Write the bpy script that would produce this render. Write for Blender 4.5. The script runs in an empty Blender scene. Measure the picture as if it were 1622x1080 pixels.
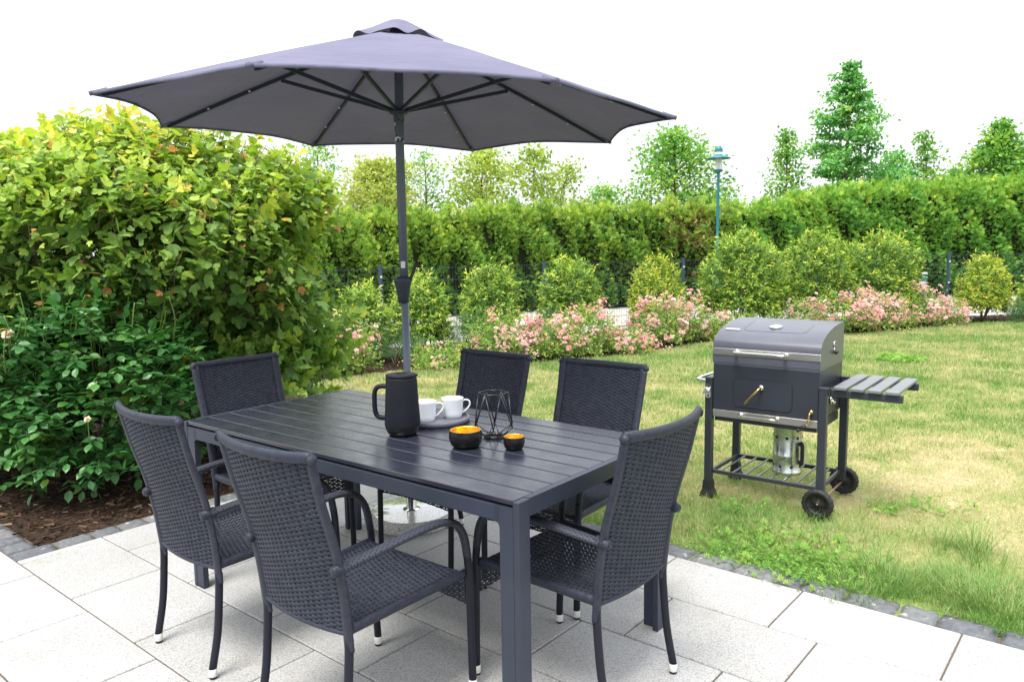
import bpy, math, random
import numpy as np
from mathutils import Vector, Matrix

RN = random.Random(11)
NR = np.random.default_rng(11)
S = bpy.context.scene
COL = S.collection
pi = math.pi

# ------------------------------------------------------------------ camera
F, PITCH, ROLL, H = 1213.2, 0.12164, -0.01609, 1.455     # focal length in px of a 1622 px wide picture
cp, sp, cr, sr = math.cos(PITCH), math.sin(PITCH), math.cos(ROLL), math.sin(ROLL)

def ray(px, py):
    u, v = (px - 811) / F, (540 - py) / F
    x, y = u * cr - v * sr, u * sr + v * cr
    return np.array([x, cp + y * sp, -sp + y * cp])

def at(px, py, z=0.0):          # where the line of sight through a pixel meets the height z
    d = ray(px, py); t = (z - H) / d[2]
    return np.array([d[0] * t, d[1] * t, z])

def aty(px, py, Y):             # where it reaches the depth Y
    d = ray(px, py); t = Y / d[1]
    return np.array([d[0] * t, Y, H + d[2] * t])

cam = bpy.data.cameras.new('camera'); co = bpy.data.objects.new('camera', cam); COL.objects.link(co)
cam.sensor_width = 36; cam.lens = F / 1622 * 36; cam.clip_start = 0.05; cam.clip_end = 2000
up0 = Vector((0, sp, cp)); fw = Vector((0, cp, -sp))
rt = Vector((1, 0, 0)) * cr + up0 * sr; up = -Vector((1, 0, 0)) * sr + up0 * cr
M = Matrix((rt, up, -fw)).transposed().to_4x4(); M.translation = (0, 0, H)
co.matrix_world = M
S.camera = co

# ------------------------------------------------------------------ materials
def mat(name, base=(.5, .5, .5), rough=.5, metal=0., spec=.5, build=None, **kw):
    m = bpy.data.materials.new(name); m.use_nodes = True
    nt = m.node_tree; b = nt.nodes['Principled BSDF']
    b.inputs['Base Color'].default_value = (*base, 1); b.inputs['Roughness'].default_value = rough
    b.inputs['Metallic'].default_value = metal; b.inputs['Specular IOR Level'].default_value = spec
    for k, v in kw.items(): b.inputs[k.replace('_', ' ')].default_value = v
    if build: build(nt, b)
    return m

def nd(nt, t, **kw):
    n = nt.nodes.new(t)
    for k, v in kw.items():
        if hasattr(n, k): setattr(n, k, v)
        else: n.inputs[k.replace('_', ' ')].default_value = v
    return n

def ramp(nt, fac, stops, interp='LINEAR'):
    r = nt.nodes.new('ShaderNodeValToRGB'); e = r.color_ramp.elements; r.color_ramp.interpolation = interp
    while len(e) < len(stops): e.new(.5)
    for i, (p, c) in enumerate(stops):
        e[i].position = p; e[i].color = (*c, 1) if len(c) == 3 else c
    nt.links.new(fac, r.inputs[0]); return r.outputs[0]

def coords(nt): return nt.nodes.new('ShaderNodeTexCoord').outputs['Object']
def noise(nt, vec, scale, detail=3, rough=.5, out=0):
    n = nd(nt, 'ShaderNodeTexNoise', Scale=scale, Detail=detail, Roughness=rough)
    nt.links.new(vec, n.inputs['Vector']); return n.outputs[out]
def attr(nt, name): return nd(nt, 'ShaderNodeAttribute', attribute_name=name).outputs['Fac']
def math_(nt, op, a, b):
    n = nd(nt, 'ShaderNodeMath', operation=op)
    for i, v in enumerate((a, b)):
        if isinstance(v, (int, float)): n.inputs[i].default_value = v
        else: nt.links.new(v, n.inputs[i])
    return n.outputs[0]
def mixc(nt, fac, a, b, mode='MIX'):
    n = nd(nt, 'ShaderNodeMix', data_type='RGBA', blend_type=mode)
    for i, v in ((0, fac), (6, a), (7, b)):
        if isinstance(v, (int, float)): n.inputs[i].default_value = v
        elif isinstance(v, tuple): n.inputs[i].default_value = (*v, 1)
        else: nt.links.new(v, n.inputs[i])
    return n.outputs[2]
def bump(nt, b, h, strength=.3, dist=.01):
    n = nd(nt, 'ShaderNodeBump', Strength=strength, Distance=dist)
    nt.links.new(h, n.inputs['Height']); nt.links.new(n.outputs[0], b.inputs['Normal'])

def leafmat(name, stops, rough=.5, trans=.35, spec=.35, tint=(1.25, 1.3, .7)):
    def bd(nt, b):
        c = ramp(nt, attr(nt, 'rnd'), stops)
        nt.links.new(c, b.inputs['Base Color'])
        t = nt.nodes.new('ShaderNodeBsdfTranslucent')
        tc = mixc(nt, 1., c, tint, 'MULTIPLY'); nt.links.new(tc, t.inputs[0])
        mx = nt.nodes.new('ShaderNodeMixShader'); mx.inputs[0].default_value = trans
        nt.links.new(b.outputs[0], mx.inputs[1]); nt.links.new(t.outputs[0], mx.inputs[2])
        nt.links.new(mx.outputs[0], nt.nodes['Material Output'].inputs[0])
    return mat(name, rough=rough, spec=spec, build=bd)

def wrap(nt, b):                # a flat synthetic strand wound round a tube
    l = attr(nt, 'len'); k = math_(nt, 'FRACT', math_(nt, 'MULTIPLY', l, 95.), 0.)
    h = ramp(nt, k, [(0, (0, 0, 0)), (.12, (1, 1, 1)), (.85, (1, 1, 1)), (1, (0, 0, 0))])
    bump(nt, b, h, .5, .0015)
    o = coords(nt); c = ramp(nt, noise(nt, o, 60), [(.3, (.020, .023, .036)), (.7, (.034, .037, .054))])
    nt.links.new(c, b.inputs['Base Color'])
def armweave(nt, b):            # strands woven over a flat armrest
    cx = nt.nodes.new('ShaderNodeCombineXYZ'); nt.links.new(attr(nt, 'len'), cx.inputs[0]); nt.links.new(attr(nt, 'cir'), cx.inputs[1])
    br = nd(nt, 'ShaderNodeTexBrick', Scale=1.0, Mortar_Size=.0016, Brick_Width=.020, Row_Height=.0625, Mortar_Smooth=.3)
    nt.links.new(cx.outputs[0], br.inputs['Vector'])
    h = ramp(nt, br.outputs['Fac'], [(0, (1, 1, 1)), (1, (0, 0, 0))]); bump(nt, b, h, .8, .003)
    c = mixc(nt, br.outputs['Fac'], (.042, .045, .062), (.006, .006, .008)); nt.links.new(c, b.inputs['Base Color'])
def strand(nt, b):
    o = coords(nt); c = ramp(nt, noise(nt, o, 45), [(.3, (.022, .026, .040)), (.7, (.039, .043, .060))])
    nt.links.new(c, b.inputs['Base Color']); bump(nt, b, noise(nt, o, 900, 2), .15, .001)
M_WRAP = mat('wound_strand', rough=.42, spec=.2, build=wrap)
M_ARM = mat('armrest_weave', rough=.42, spec=.2, build=armweave)
M_WEAVE = mat('woven_strand', rough=.45, spec=.18, build=strand)
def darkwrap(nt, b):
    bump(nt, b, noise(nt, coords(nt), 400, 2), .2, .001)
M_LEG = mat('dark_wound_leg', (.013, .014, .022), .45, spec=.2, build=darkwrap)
M_CAP = mat('pale_cap', (.62, .64, .60), .35)
M_RUB = mat('black_rubber', (.012, .012, .013), .6)

def slat(nt, b):
    o = coords(nt); mp = nd(nt, 'ShaderNodeMapping'); mp.inputs['Scale'].default_value = (3, 60, 20); nt.links.new(o, mp.inputs[0])
    g = noise(nt, mp.outputs[0], 3, 5, .6); g2 = noise(nt, o, 9, 4, .6)
    c = ramp(nt, g, [(.3, (.010, .012, .022)), (.7, (.024, .026, .042))])
    nt.links.new(c, b.inputs['Base Color'])
    r = ramp(nt, g2, [(.25, (.20,) * 3), (.75, (.36,) * 3)]); nt.links.new(r, b.inputs['Roughness'])
    bump(nt, b, g, .25, .002)
M_SLAT = mat('dark_wood_effect_board', rough=.3, spec=.75, build=slat)
def powder(col, s=700, rough=.45):
    def f(nt, b):
        o = coords(nt); bump(nt, b, noise(nt, o, s, 2), .12, .0006)
        c = ramp(nt, noise(nt, o, 5, 4), [(.3, tuple(x * .88 for x in col)), (.7, tuple(x * 1.1 for x in col))]); nt.links.new(c, b.inputs['Base Color'])
    return f
M_ALU = mat('anthracite_aluminium', rough=.42, metal=.0, spec=.3, build=powder((.030, .036, .055)))
M_ALU2 = mat('grey_pole_coating', rough=.38, spec=.4, build=powder((.115, .135, .175)))
M_DARK = mat('dark_edge', (.012, .012, .014), .5)
def brushed(nt, b):
    o = coords(nt); mp = nd(nt, 'ShaderNodeMapping'); mp.inputs['Scale'].default_value = (4, 300, 300); nt.links.new(o, mp.inputs[0])
    r = ramp(nt, noise(nt, mp.outputs[0], 3, 3), [(.2, (.25,) * 3), (.8, (.42,) * 3)]); nt.links.new(r, b.inputs['Roughness'])
M_STEEL = mat('brushed_steel', (.62, .60, .57), .33, 1., build=brushed)
M_CHROME = mat('polished_steel', (.70, .69, .67), .16, 1.)
M_BRASS = mat('brassy_rod', (.62, .44, .18), .3, 1.)
def galv(nt, b):
    o = coords(nt); v = nd(nt, 'ShaderNodeTexVoronoi', Scale=45.); nt.links.new(o, v.inputs['Vector'])
    c = ramp(nt, noise(nt, o, 18, 4), [(.3, (.42, .46, .46)), (.7, (.66, .68, .64))]); nt.links.new(c, b.inputs['Base Color'])
    r = ramp(nt, v.outputs['Color'], [(.2, (.22,) * 3), (.8, (.42,) * 3)]); nt.links.new(r, b.inputs['Roughness'])
M_GALV = mat('galvanised_sheet', (.6, .62, .6), .3, .95, build=galv)
M_ENAM = mat('charcoal_enamel', rough=.36, spec=.35, build=powder((.030, .034, .046), 900))
M_ENAM_LID = mat('charcoal_lid_enamel', rough=.34, spec=.65, build=powder((.078, .082, .108), 900))
M_PORC = mat('white_porcelain', (.78, .81, .84), .12, spec=.5, Coat_Weight=.3)
M_JUG = mat('matt_black_shell', rough=.5, spec=.16, build=powder((.012, .013, .019), 1500))
M_JUGB = mat('black_foot', (.008, .008, .009), .28)
M_TRAY = mat('grey_tray', rough=.5, spec=.3, build=powder((.15, .15, .19), 300))
def gold(nt, b):
    o = coords(nt); c = ramp(nt, noise(nt, o, 70, 4), [(.3, (.88, .40, .02)), (.7, (.98, .66, .10))]); nt.links.new(c, b.inputs['Base Color'])
    bump(nt, b, noise(nt, o, 90, 3), .4, .002)
M_GOLD = mat('gold_leaf', rough=.34, metal=.75, build=gold)
def hammered(nt, b): bump(nt, b, noise(nt, coords(nt), 80, 2), .6, .004)
M_BOWL = mat('hammered_black', (.008, .008, .010), .35, spec=.25, build=hammered)
M_WIRE = mat('black_wire', (.012, .012, .014), .3)

def cloth(nt, b):
    o = coords(nt); n1 = noise(nt, o, 500, 2); n2 = noise(nt, o, 2.2, 4)
    c = ramp(nt, n2, [(.3, (.126, .124, .186)), (.7, (.160, .157, .230))]); nt.links.new(c, b.inputs['Base Color'])
    mp = nd(nt, 'ShaderNodeMapping'); mp.inputs['Scale'].default_value = (7, 7, 7); nt.links.new(o, mp.inputs[0])
    w = noise(nt, mp.outputs[0], 1.4, 2, .4)
    mp2 = nd(nt, 'ShaderNodeMapping'); mp2.inputs['Scale'].default_value = (3, 14, 9); nt.links.new(o, mp2.inputs[0]); w2 = noise(nt, mp2.outputs[0], 1.6, 3, .5)
    h = math_(nt, 'ADD', math_(nt, 'MULTIPLY', n1, .05), math_(nt, 'ADD', w, w2)); bump(nt, b, h, .6, .02)
    t = nt.nodes.new('ShaderNodeBsdfTranslucent'); t.inputs[0].default_value = (.17, .15, .20, 1)
    mx = nt.nodes.new('ShaderNodeMixShader'); mx.inputs[0].default_value = .07
    nt.links.new(b.outputs[0], mx.inputs[1]); nt.links.new(t.outputs[0], mx.inputs[2]); nt.links.new(mx.outputs[0], nt.nodes['Material Output'].inputs[0])
M_CLOTH = mat('slate_canvas', rough=.85, spec=.2, build=cloth)

def granite(nt, b):
    o = coords(nt); v = nd(nt, 'ShaderNodeTexVoronoi', Scale=230.); nt.links.new(o, v.inputs['Vector'])
    c1 = ramp(nt, v.outputs['Color'], [(.0, (.115, .112, .11)), (.25, (.29, .287, .28)), (.6, (.455, .455, .452))])
    c2 = mixc(nt, .5, c1, ramp(nt, noise(nt, o, 150, 4, .7), [(.38, (.205, .202, .197)), (.58, (.475, .475, .475))]))
    st = ramp(nt, noise(nt, o, 2.1, 5, .6), [(.26, (.78, .76, .71)), (.40, (.93, .925, .905)), (.62, (1, 1, 1))])
    c3 = mixc(nt, 1., c2, st, 'MULTIPLY')
    tn = ramp(nt, attr(nt, 'rnd'), [(0, (.93, .93, .93)), (1, (1.05, 1.05, 1.06))])
    nt.links.new(mixc(nt, 1., c3, tn, 'MULTIPLY'), b.inputs['Base Color'])
    bump(nt, b, noise(nt, o, 260, 3), .3, .002)
M_GRAN = mat('pale_granite', rough=.7, spec=.3, build=granite)
def granite2(nt, b):
    o = coords(nt); v = nd(nt, 'ShaderNodeTexVoronoi', Scale=170.); nt.links.new(o, v.inputs['Vector'])
    c1 = ramp(nt, v.outputs['Color'], [(.0, (.16, .16, .16)), (.3, (.48, .47, .44)), (.8, (.70, .69, .66))])
    nt.links.new(c1, b.inputs['Base Color'])
M_GRANB = mat('polished_granite', rough=.07, Coat_Weight=1., spec=1.0, build=granite2)
M_GRANR = mat('rough_granite', rough=.75, spec=.3, build=granite2)
def setts(nt, b):
    o = coords(nt); n = noise(nt, o, 30, 6, .7)
    c = ramp(nt, n, [(.25, (.085, .09, .10)), (.7, (.19, .195, .205))])
    li = ramp(nt, noise(nt, o, 24, 2, .4), [(.66, (0, 0, 0)), (.72, (1, 1, 1))])
    c = mixc(nt, math_(nt, 'MULTIPLY', li, .6), c, (.46, .46, .43))
    tn = ramp(nt, attr(nt, 'rnd'), [(0, (.78, .80, .84)), (1, (1.18, 1.16, 1.1))])
    nt.links.new(mixc(nt, 1., c, tn, 'MULTIPLY'), b.inputs['Base Color'])
    bump(nt, b, n, .6, .012)
M_SETT = mat('dark_sett', rough=.85, spec=.2, build=setts)
M_JOINT = mat('joint_dirt', rough=.95, spec=.1, build=powder((.12, .095, .07), 200))
def soil(nt, b):
    o = coords(nt); n = noise(nt, o, 25, 6, .7)
    c = ramp(nt, n, [(.3, (.020, .013, .009)), (.7, (.075, .050, .034))]); nt.links.new(c, b.inputs['Base Color']); bump(nt, b, n, .8, .03)
M_SOIL = mat('bark_soil', rough=.95, spec=.1, build=soil)
M_CHIP = leafmat('bark_chips', [(0, (.016, .010, .007)), (.55, (.060, .036, .024)), (.85, (.13, .085, .055)), (1, (.30, .23, .16))], .9, .0, .15)
def paveb(nt, b):
    o = coords(nt); n = noise(nt, o, 12, 6, .7)
    c = ramp(nt, n, [(.3, (.33, .315, .29)), (.7, (.46, .44, .41))]); nt.links.new(c, b.inputs['Base Color'])
M_PATH = mat('pale_gravel', rough=.9, spec=.2, build=paveb)
LG = [(0, (0.556, 0.482, 0.321)), (.28, (0.471, 0.449, 0.251)), (.5, (0.369, 0.412, 0.177)), (.75, (0.235, 0.342, 0.107)), (1, (0.128, 0.268, 0.064))]
def lawnm(nt, b):
    o = coords(nt); n = noise(nt, o, 60, 5, .7)
    c = ramp(nt, attr(nt, 'rnd'), [(p, tuple(x * .9 for x in c)) for p, c in LG])
    t = ramp(nt, n, [(.3, (.55, .5, .45)), (.7, (1.15, 1.12, 1.0))])
    nt.links.new(mixc(nt, 1., c, t, 'MULTIPLY'), b.inputs['Base Color']); bump(nt, b, n, .6, .03)
M_LAWN = mat('lawn_turf', rough=.95, spec=.1, build=lawnm)
M_GRASS = leafmat('grass_blade', LG, .6, .3, .25, (1.2, 1.2, .7))
M_GROUND = mat('rough_ground', rough=.95, spec=.1, build=powder((.07, .09, .03), 20))
M_FENCE = mat('blue_grey_wire', (.028, .040, .062), .45)
M_POST = mat('blue_grey_post', (.040, .065, .115), .4)
M_LAMP = mat('teal_paint', rough=.4, spec=.5, build=powder((.014, .15, .19), 300))
M_WHITE = mat('white_paint', (.75, .76, .75), .4)
M_GLASS = mat('lamp_glass', (.80, .78, .74), .25, Alpha=.55)
M_BARK = mat('grey_bark', rough=.9, spec=.1, build=powder((.17, .13, .09), 60))
M_STEM = mat('green_stem', (.12, .19, .035), .5)
M_TWIG = mat('dark_twigs', rough=.95, spec=.05, build=powder((.022, .026, .012), 30))
M_VIB = leafmat('viburnum_leaf', [(0, (0.098, 0.203, 0.058)), (.35, (0.212, 0.354, 0.063)), (.7, (0.426, 0.537, 0.080)), (.88, (0.650, 0.605, 0.094)), (.95, (0.650, 0.429, 0.127)), (1, (0.650, 0.258, 0.127))], .48, .38, .3)
M_ROSEL = leafmat('rose_leaf', [(0, (0.030, 0.110, 0.031)), (.5, (0.057, 0.186, 0.047)), (.85, (0.130, 0.306, 0.062)), (.97, (0.374, 0.524, 0.054)), (1, (0.650, 0.218, 0.054))], .36, .22, .45)
M_LAUR = leafmat('laurel_leaf', [(0, (0.043, 0.122, 0.024)), (.45, (0.109, 0.222, 0.033)), (.75, (0.326, 0.469, 0.057)), (1, (0.629, 0.630, 0.115))], .42, .35, .35)
M_LAURY = leafmat('yellow_laurel_leaf', [(0, (0.107, 0.209, 0.029)), (.45, (0.233, 0.351, 0.042)), (.75, (0.429, 0.485, 0.062)), (1, (0.643, 0.570, 0.103))], .42, .35, .35)
M_SHRUB = leafmat('shrub_rose_leaf', [(0, (0.079, 0.187, 0.048)), (.5, (0.224, 0.373, 0.073)), (.85, (0.449, 0.510, 0.122)), (1, (0.650, 0.432, 0.171))], .5, .35, .3)
M_PINE = leafmat('pine_needle', [(0, (0.029, 0.106, 0.042)), (.6, (0.073, 0.185, 0.067)), (1, (0.187, 0.282, 0.115))], .5, .2, .3)
M_THUJA = leafmat('thuja_spray', [(0, (0.066, 0.172, 0.033)), (.4, (0.177, 0.322, 0.048)), (.75, (0.354, 0.482, 0.066)), (.96, (0.553, 0.600, 0.099)), (1, (0.443, 0.215, 0.134))], .6, .3, .2)
M_THUJA2 = leafmat('green_thuja_spray', [(0, (0.059, 0.190, 0.039)), (.4, (0.149, 0.346, 0.053)), (.75, (0.327, 0.491, 0.066)), (1, (0.572, 0.625, 0.099))], .6, .3, .2)
M_THUJAB = leafmat('brown_thuja_spray', [(0, (0.105, 0.083, 0.030)), (.6, (0.225, 0.143, 0.075)), (1, (0.330, 0.255, 0.090))], .7, .2, .2)
M_TREE = leafmat('tree_leaf', [(0, (0.083, 0.239, 0.057)), (.5, (0.194, 0.412, 0.078)), (.85, (0.443, 0.594, 0.106)), (1, (0.650, 0.650, 0.178))], .5, .4, .3)
M_TREEY = leafmat('yellow_tree_leaf', [(0, (0.182, 0.295, 0.058)), (.5, (0.363, 0.468, 0.088)), (1, (0.650, 0.650, 0.205))], .5, .45, .3)
M_WILLOW = leafmat('willow_leaf', [(0, (0.253, 0.341, 0.080)), (.5, (0.430, 0.481, 0.129)), (1, (0.582, 0.582, 0.225))], .5, .5, .3)
M_LIME = leafmat('lime_leaf', [(0, (0.076, 0.252, 0.093)), (.5, (0.168, 0.429, 0.115)), (.85, (0.374, 0.623, 0.155)), (1, (0.650, 0.650, 0.259))], .5, .35, .3)
M_PINK = leafmat('pink_petal', [(0, (.80, .34, .38)), (.4, (.86, .54, .55)), (.75, (.88, .71, .69)), (1, (.90, .84, .79))], .55, .3, .2, (1.1, .95, .95))
M_CREAM = leafmat('cream_petal', [(0, (.78, .50, .36)), (.6, (.82, .68, .52)), (1, (.86, .80, .70))], .55, .3, .2, (1.1, 1, .9))
M_WEED = leafmat('weed_leaf', [(0, (0.082, 0.230, 0.035)), (.6, (0.162, 0.351, 0.053)), (1, (0.308, 0.446, 0.088))], .5, .35, .3)

# ------------------------------------------------------------------ mesh helpers
class MB:
    def __init__(s): s.v = []; s.f = []; s.sm = []; s.ln = []; s.ci = []; s.rn = []; s.mi = []; s.cm = 0
    def add(s, verts, faces, smooth=True, ln=None, ci=None, rnd=0.):
        o = len(s.v); s.v += [tuple(map(float, p)) for p in verts]
        s.f += [tuple(i + o for i in f) for f in faces]; s.sm += [smooth] * len(faces); s.mi += [s.cm] * len(faces)
        n = len(verts); s.ln += list(ln) if ln is not None else [0.] * n; s.ci += list(ci) if ci is not None else [0.] * n
        s.rn += [rnd] * n
        return s
    def box(s, c, d, rot=None, ch=0., rnd=0., top_only=False):
        hx, hy, hz = d[0] / 2, d[1] / 2, d[2] / 2
        m = rot if rot is not None else Matrix.Identity(3)
        if ch <= 0:
            vs = [(x, y, z) for x in (-hx, hx) for y in (-hy, hy) for z in (-hz, hz)]
            fs = [(0, 1, 3, 2), (4, 6, 7, 5), (0, 4, 5, 1), (2, 3, 7, 6), (0, 2, 6, 4), (1, 5, 7, 3)]
        else:
            ch = min(ch, hx * .9, hy * .9, hz * .9); vs = []; ix = {}
            for a in (-1, 1):
                for b in (-1, 1):
                    for c_ in (-1, 1):
                        for k in range(3):
                            p = [a * hx, b * hy, c_ * hz]
                            for j in range(3):
                                if j != k: p[j] -= (a, b, c_)[j] * ch
                            ix[(a, b, c_, k)] = len(vs); vs.append(tuple(p))
            fs = []
            for k in range(3):
                i, j = (k + 1) % 3, (k + 2) % 3
                for sg in (-1, 1):
                    q = []
                    for (u, w) in ((-1, -1), (1, -1), (1, 1), (-1, 1)):
                        t = [0, 0, 0]; t[k] = sg; t[i] = u; t[j] = w; q.append(ix[(*t, k)])
                    fs.append(tuple(q if sg > 0 else q[::-1]))
            for k in range(3):
                i, j = (k + 1) % 3, (k + 2) % 3
                for u in (-1, 1):
                    for w in (-1, 1):
                        q = []
                        for sg in (-1, 1):
                            t = [0, 0, 0]; t[k] = sg; t[i] = u; t[j] = w
                            q += [ix[(*t, i)], ix[(*t, j)]] if sg < 0 else [ix[(*t, j)], ix[(*t, i)]]
                        fs.append(tuple(q if u * w < 0 else q[::-1]))
            for a in (-1, 1):
                for b in (-1, 1):
                    for c_ in (-1, 1):
                        q = [ix[(a, b, c_, k)] for k in range(3)]; fs.append(tuple(q if a * b * c_ > 0 else q[::-1]))
        vs = [tuple((m @ Vector(p)) + Vector(c)) for p in vs]
        return s.add(vs, fs, False, rnd=rnd)
    def bar(s, a, b, w, h, up=(0, 0, 1), ch=0.):      # a rectangular bar from a to b
        a, b = Vector(a), Vector(b); d = (b - a); L = d.length; d.normalize(); u = Vector(up)
        x = d.cross(u); x.normalize(); z = x.cross(d)
        return s.box((a + b) / 2, (w, L, h), Matrix((x, d, z)).transposed(), ch)
    def tube(s, path, r, n=10, caps=True, ref=None, closed=False, rnd=0., l0=0.):
        P = [Vector(p) for p in path]; k = len(P); vs = []; ln = []; ci = []; L = l0
        T = []
        for i in range(k):
            a = P[i - 1] if (i > 0 or closed) else P[i]; b = P[(i + 1) % k] if (i < k - 1 or closed) else P[i]
            t = b - a; T.append(t.normalized() if t.length > 0 else Vector((0, 0, 1)))
        rf = Vector(ref) if ref is not None else (Vector((1, 0, 0)) if abs(T[0].x) < .8 else Vector((0, 1, 0)))
        for i in range(k):
            if i: L += (P[i] - P[i - 1]).length
            x = rf - T[i] * rf.dot(T[i]); x.normalize(); y = T[i].cross(x)
            if ref is None: rf = x
            q = r[i] if isinstance(r, (list, tuple)) and len(r) == k else r
            ra, rb = q if isinstance(q, (list, tuple)) else (q, q)
            for j in range(n):
                a = 2 * pi * j / n; vs.append(P[i] + x * (math.cos(a) * ra) + y * (math.sin(a) * rb)); ln.append(L); ci.append(j / n)
        fs = []
        for i in range(k if closed else k - 1):
            i2 = (i + 1) % k
            for j in range(n):
                j2 = (j + 1) % n; fs.append((i * n + j, i * n + j2, i2 * n + j2, i2 * n + j))
        if caps and not closed:
            fs += [tuple(range(n))[::-1], tuple((k - 1) * n + j for j in range(n))]
        return s.add(vs, fs, True, ln, ci, rnd)
    def lathe(s, prof, n=32, c=(0, 0, 0), smooth=True, cap0=False, cap1=False, wob=None):
        vs = []; k = len(prof)
        for i, (r, z) in enumerate(prof):
            for j in range(n):
                a = 2 * pi * j / n; rr = r * (1 + (wob(i, a) if wob else 0)); vs.append((c[0] + rr * math.cos(a), c[1] + rr * math.sin(a), c[2] + z))
        fs = [(i * n + j, i * n + (j + 1) % n, (i + 1) * n + (j + 1) % n, (i + 1) * n + j) for i in range(k - 1) for j in range(n)]
        if cap0: fs.append(tuple(range(n))[::-1])
        if cap1: fs.append(tuple((k - 1) * n + j for j in range(n)))
        return s.add(vs, fs, smooth)
    def prism(s, pts, n, t):            # extrude a closed 3-D outline by t along n (both caps)
        n = Vector(n).normalized() * t; k = len(pts)
        vs = [Vector(p) for p in pts] + [Vector(p) + n for p in pts]
        fs = [tuple(range(k))[::-1], tuple(range(k, 2 * k))] + [(i, (i + 1) % k, k + (i + 1) % k, k + i) for i in range(k)]
        return s.add(vs, fs, False)
    def build(s, name, m, parent=None, loc=None):
        me = bpy.data.meshes.new(name); me.from_pydata(s.v, [], s.f)
        for mm in (m if isinstance(m, (list, tuple)) else [m]): me.materials.append(mm)
        me.polygons.foreach_set('use_smooth', s.sm); me.polygons.foreach_set('material_index', s.mi)
        for nm, d in (('len', s.ln), ('cir', s.ci), ('rnd', s.rn)):
            if any(d): me.attributes.new(nm, 'FLOAT', 'POINT').data.foreach_set('value', d)
        me.update()
        o = bpy.data.objects.new(name, me); COL.objects.link(o)
        if parent: o.parent = parent
        if loc is not None: o.location = loc
        return o

def smooth(pts, n=6):
    P = [np.array(p, float) for p in pts]; P = [2 * P[0] - P[1]] + P + [2 * P[-1] - P[-2]]; out = []
    for i in range(1, len(P) - 2):
        a, b, c, d = P[i - 1:i + 3]
        for k in range(n):
            t = k / n; out.append(.5 * (2 * b + (c - a) * t + (2 * a - 5 * b + 4 * c - d) * t * t + (3 * b - a - 3 * c + d) * t ** 3))
    return out + [P[-2]]

def bevel(o, w=.002, seg=2):
    m = o.modifiers.new('bevel', 'BEVEL'); m.width = w; m.segments = seg; m.limit_method = 'ANGLE'; m.angle_limit = .6
    return o

def tag(o, label=None, cat=None, group=None, kind=None):
    for k, v in (('label', label), ('category', cat), ('group', group), ('kind', kind)):
        if v: o[k] = v
    return o
def thing(name, label, cat, loc=(0, 0, 0), rz=0., group=None):
    o = bpy.data.objects.new(name, None); COL.objects.link(o); o.location = loc; o.rotation_euler = (0, 0, rz); o.empty_display_size = .1
    return tag(o, label, cat, group)
def copy_tree(o, parent=None):
    c = o.copy(); COL.objects.link(c)
    if parent: c.parent = parent
    for ch in [x for x in COL.objects if x.parent == o]: copy_tree(ch, c)
    return c

# leaf templates: (verts, faces); y runs from stalk to tip, z is the face normal
T_OVAL = ([(0, 0, 0), (0, .35, -.03), (0, .72, -.03), (0, 1, -.10), (-.22, .28, .04), (-.24, .62, .03), (.22, .28, .04), (.24, .62, .03)],
          [(0, 1, 4), (0, 6, 1), (1, 2, 5, 4), (1, 6, 7, 2), (2, 3, 5), (2, 7, 3)])
T_LANCE = ([(0, 0, 0), (0, .5, .05), (0, 1, -.16), (-.15, .42, .07), (.15, .42, .07)], [(0, 1, 3), (0, 4, 1), (1, 2, 3), (1, 4, 2)])
T_DIA = ([(0, 0, 0), (-.28, .5, .06), (0, 1, -.05), (.28, .5, .06)], [(0, 3, 2, 1)])
T_LOBE = ([(0, .38, -.04), (0, 0, 0), (.25, .02, .03), (.48, .28, .05), (.50, .62, 0), (.26, .62, .02), (.16, .98, -.05), (0, 1.08, -.1),
           (-.16, .98, -.05), (-.26, .62, .02), (-.50, .62, 0), (-.48, .28, .05), (-.25, .02, .03)], [(0, i, i % 12 + 1) for i in range(1, 13)])
T_BLADE = ([(-.035, 0, 0), (.035, 0, 0), (.022, .55, .06), (-.022, .55, .06), (0, 1, .26)], [(0, 1, 2, 3), (3, 2, 4)])
T_BLADE1 = ([(-.05, 0, 0), (.05, 0, 0), (0, 1, .18)], [(0, 1, 2)])
def _spray():
    v, f = [], []
    for a, l in ((-70, .6), (-38, .85), (-12, 1), (14, .95), (42, .8), (72, .55)):
        a = math.radians(a); d = (math.sin(a), math.cos(a)); n = (d[1], -d[0]); o = len(v); w = .10
        v += [(d[0] * .08, d[1] * .08, 0), (d[0] * l * .55 + n[0] * w, d[1] * l * .55 + n[1] * w, .07), (d[0] * l, d[1] * l, -.08), (d[0] * l * .55 - n[0] * w, d[1] * l * .55 - n[1] * w, .07)]
        f.append((o, o + 1, o + 2, o + 3))
    return v, f
T_SPRAY = _spray()
def _needles():
    v, f = [], []
    for k in range(9):
        a = k * 2.4; t = .25 + .6 * (k / 9); d = Vector((math.cos(a) * t, 1 - t * .35, math.sin(a) * t)) ; n = Vector((-math.sin(a), 0, math.cos(a))) * .035; o = len(v)
        v += [tuple(n * .4), tuple(-n * .4), tuple(d)]; f.append((o, o + 1, o + 2))
    return v, f
T_NEED = _needles()
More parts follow.
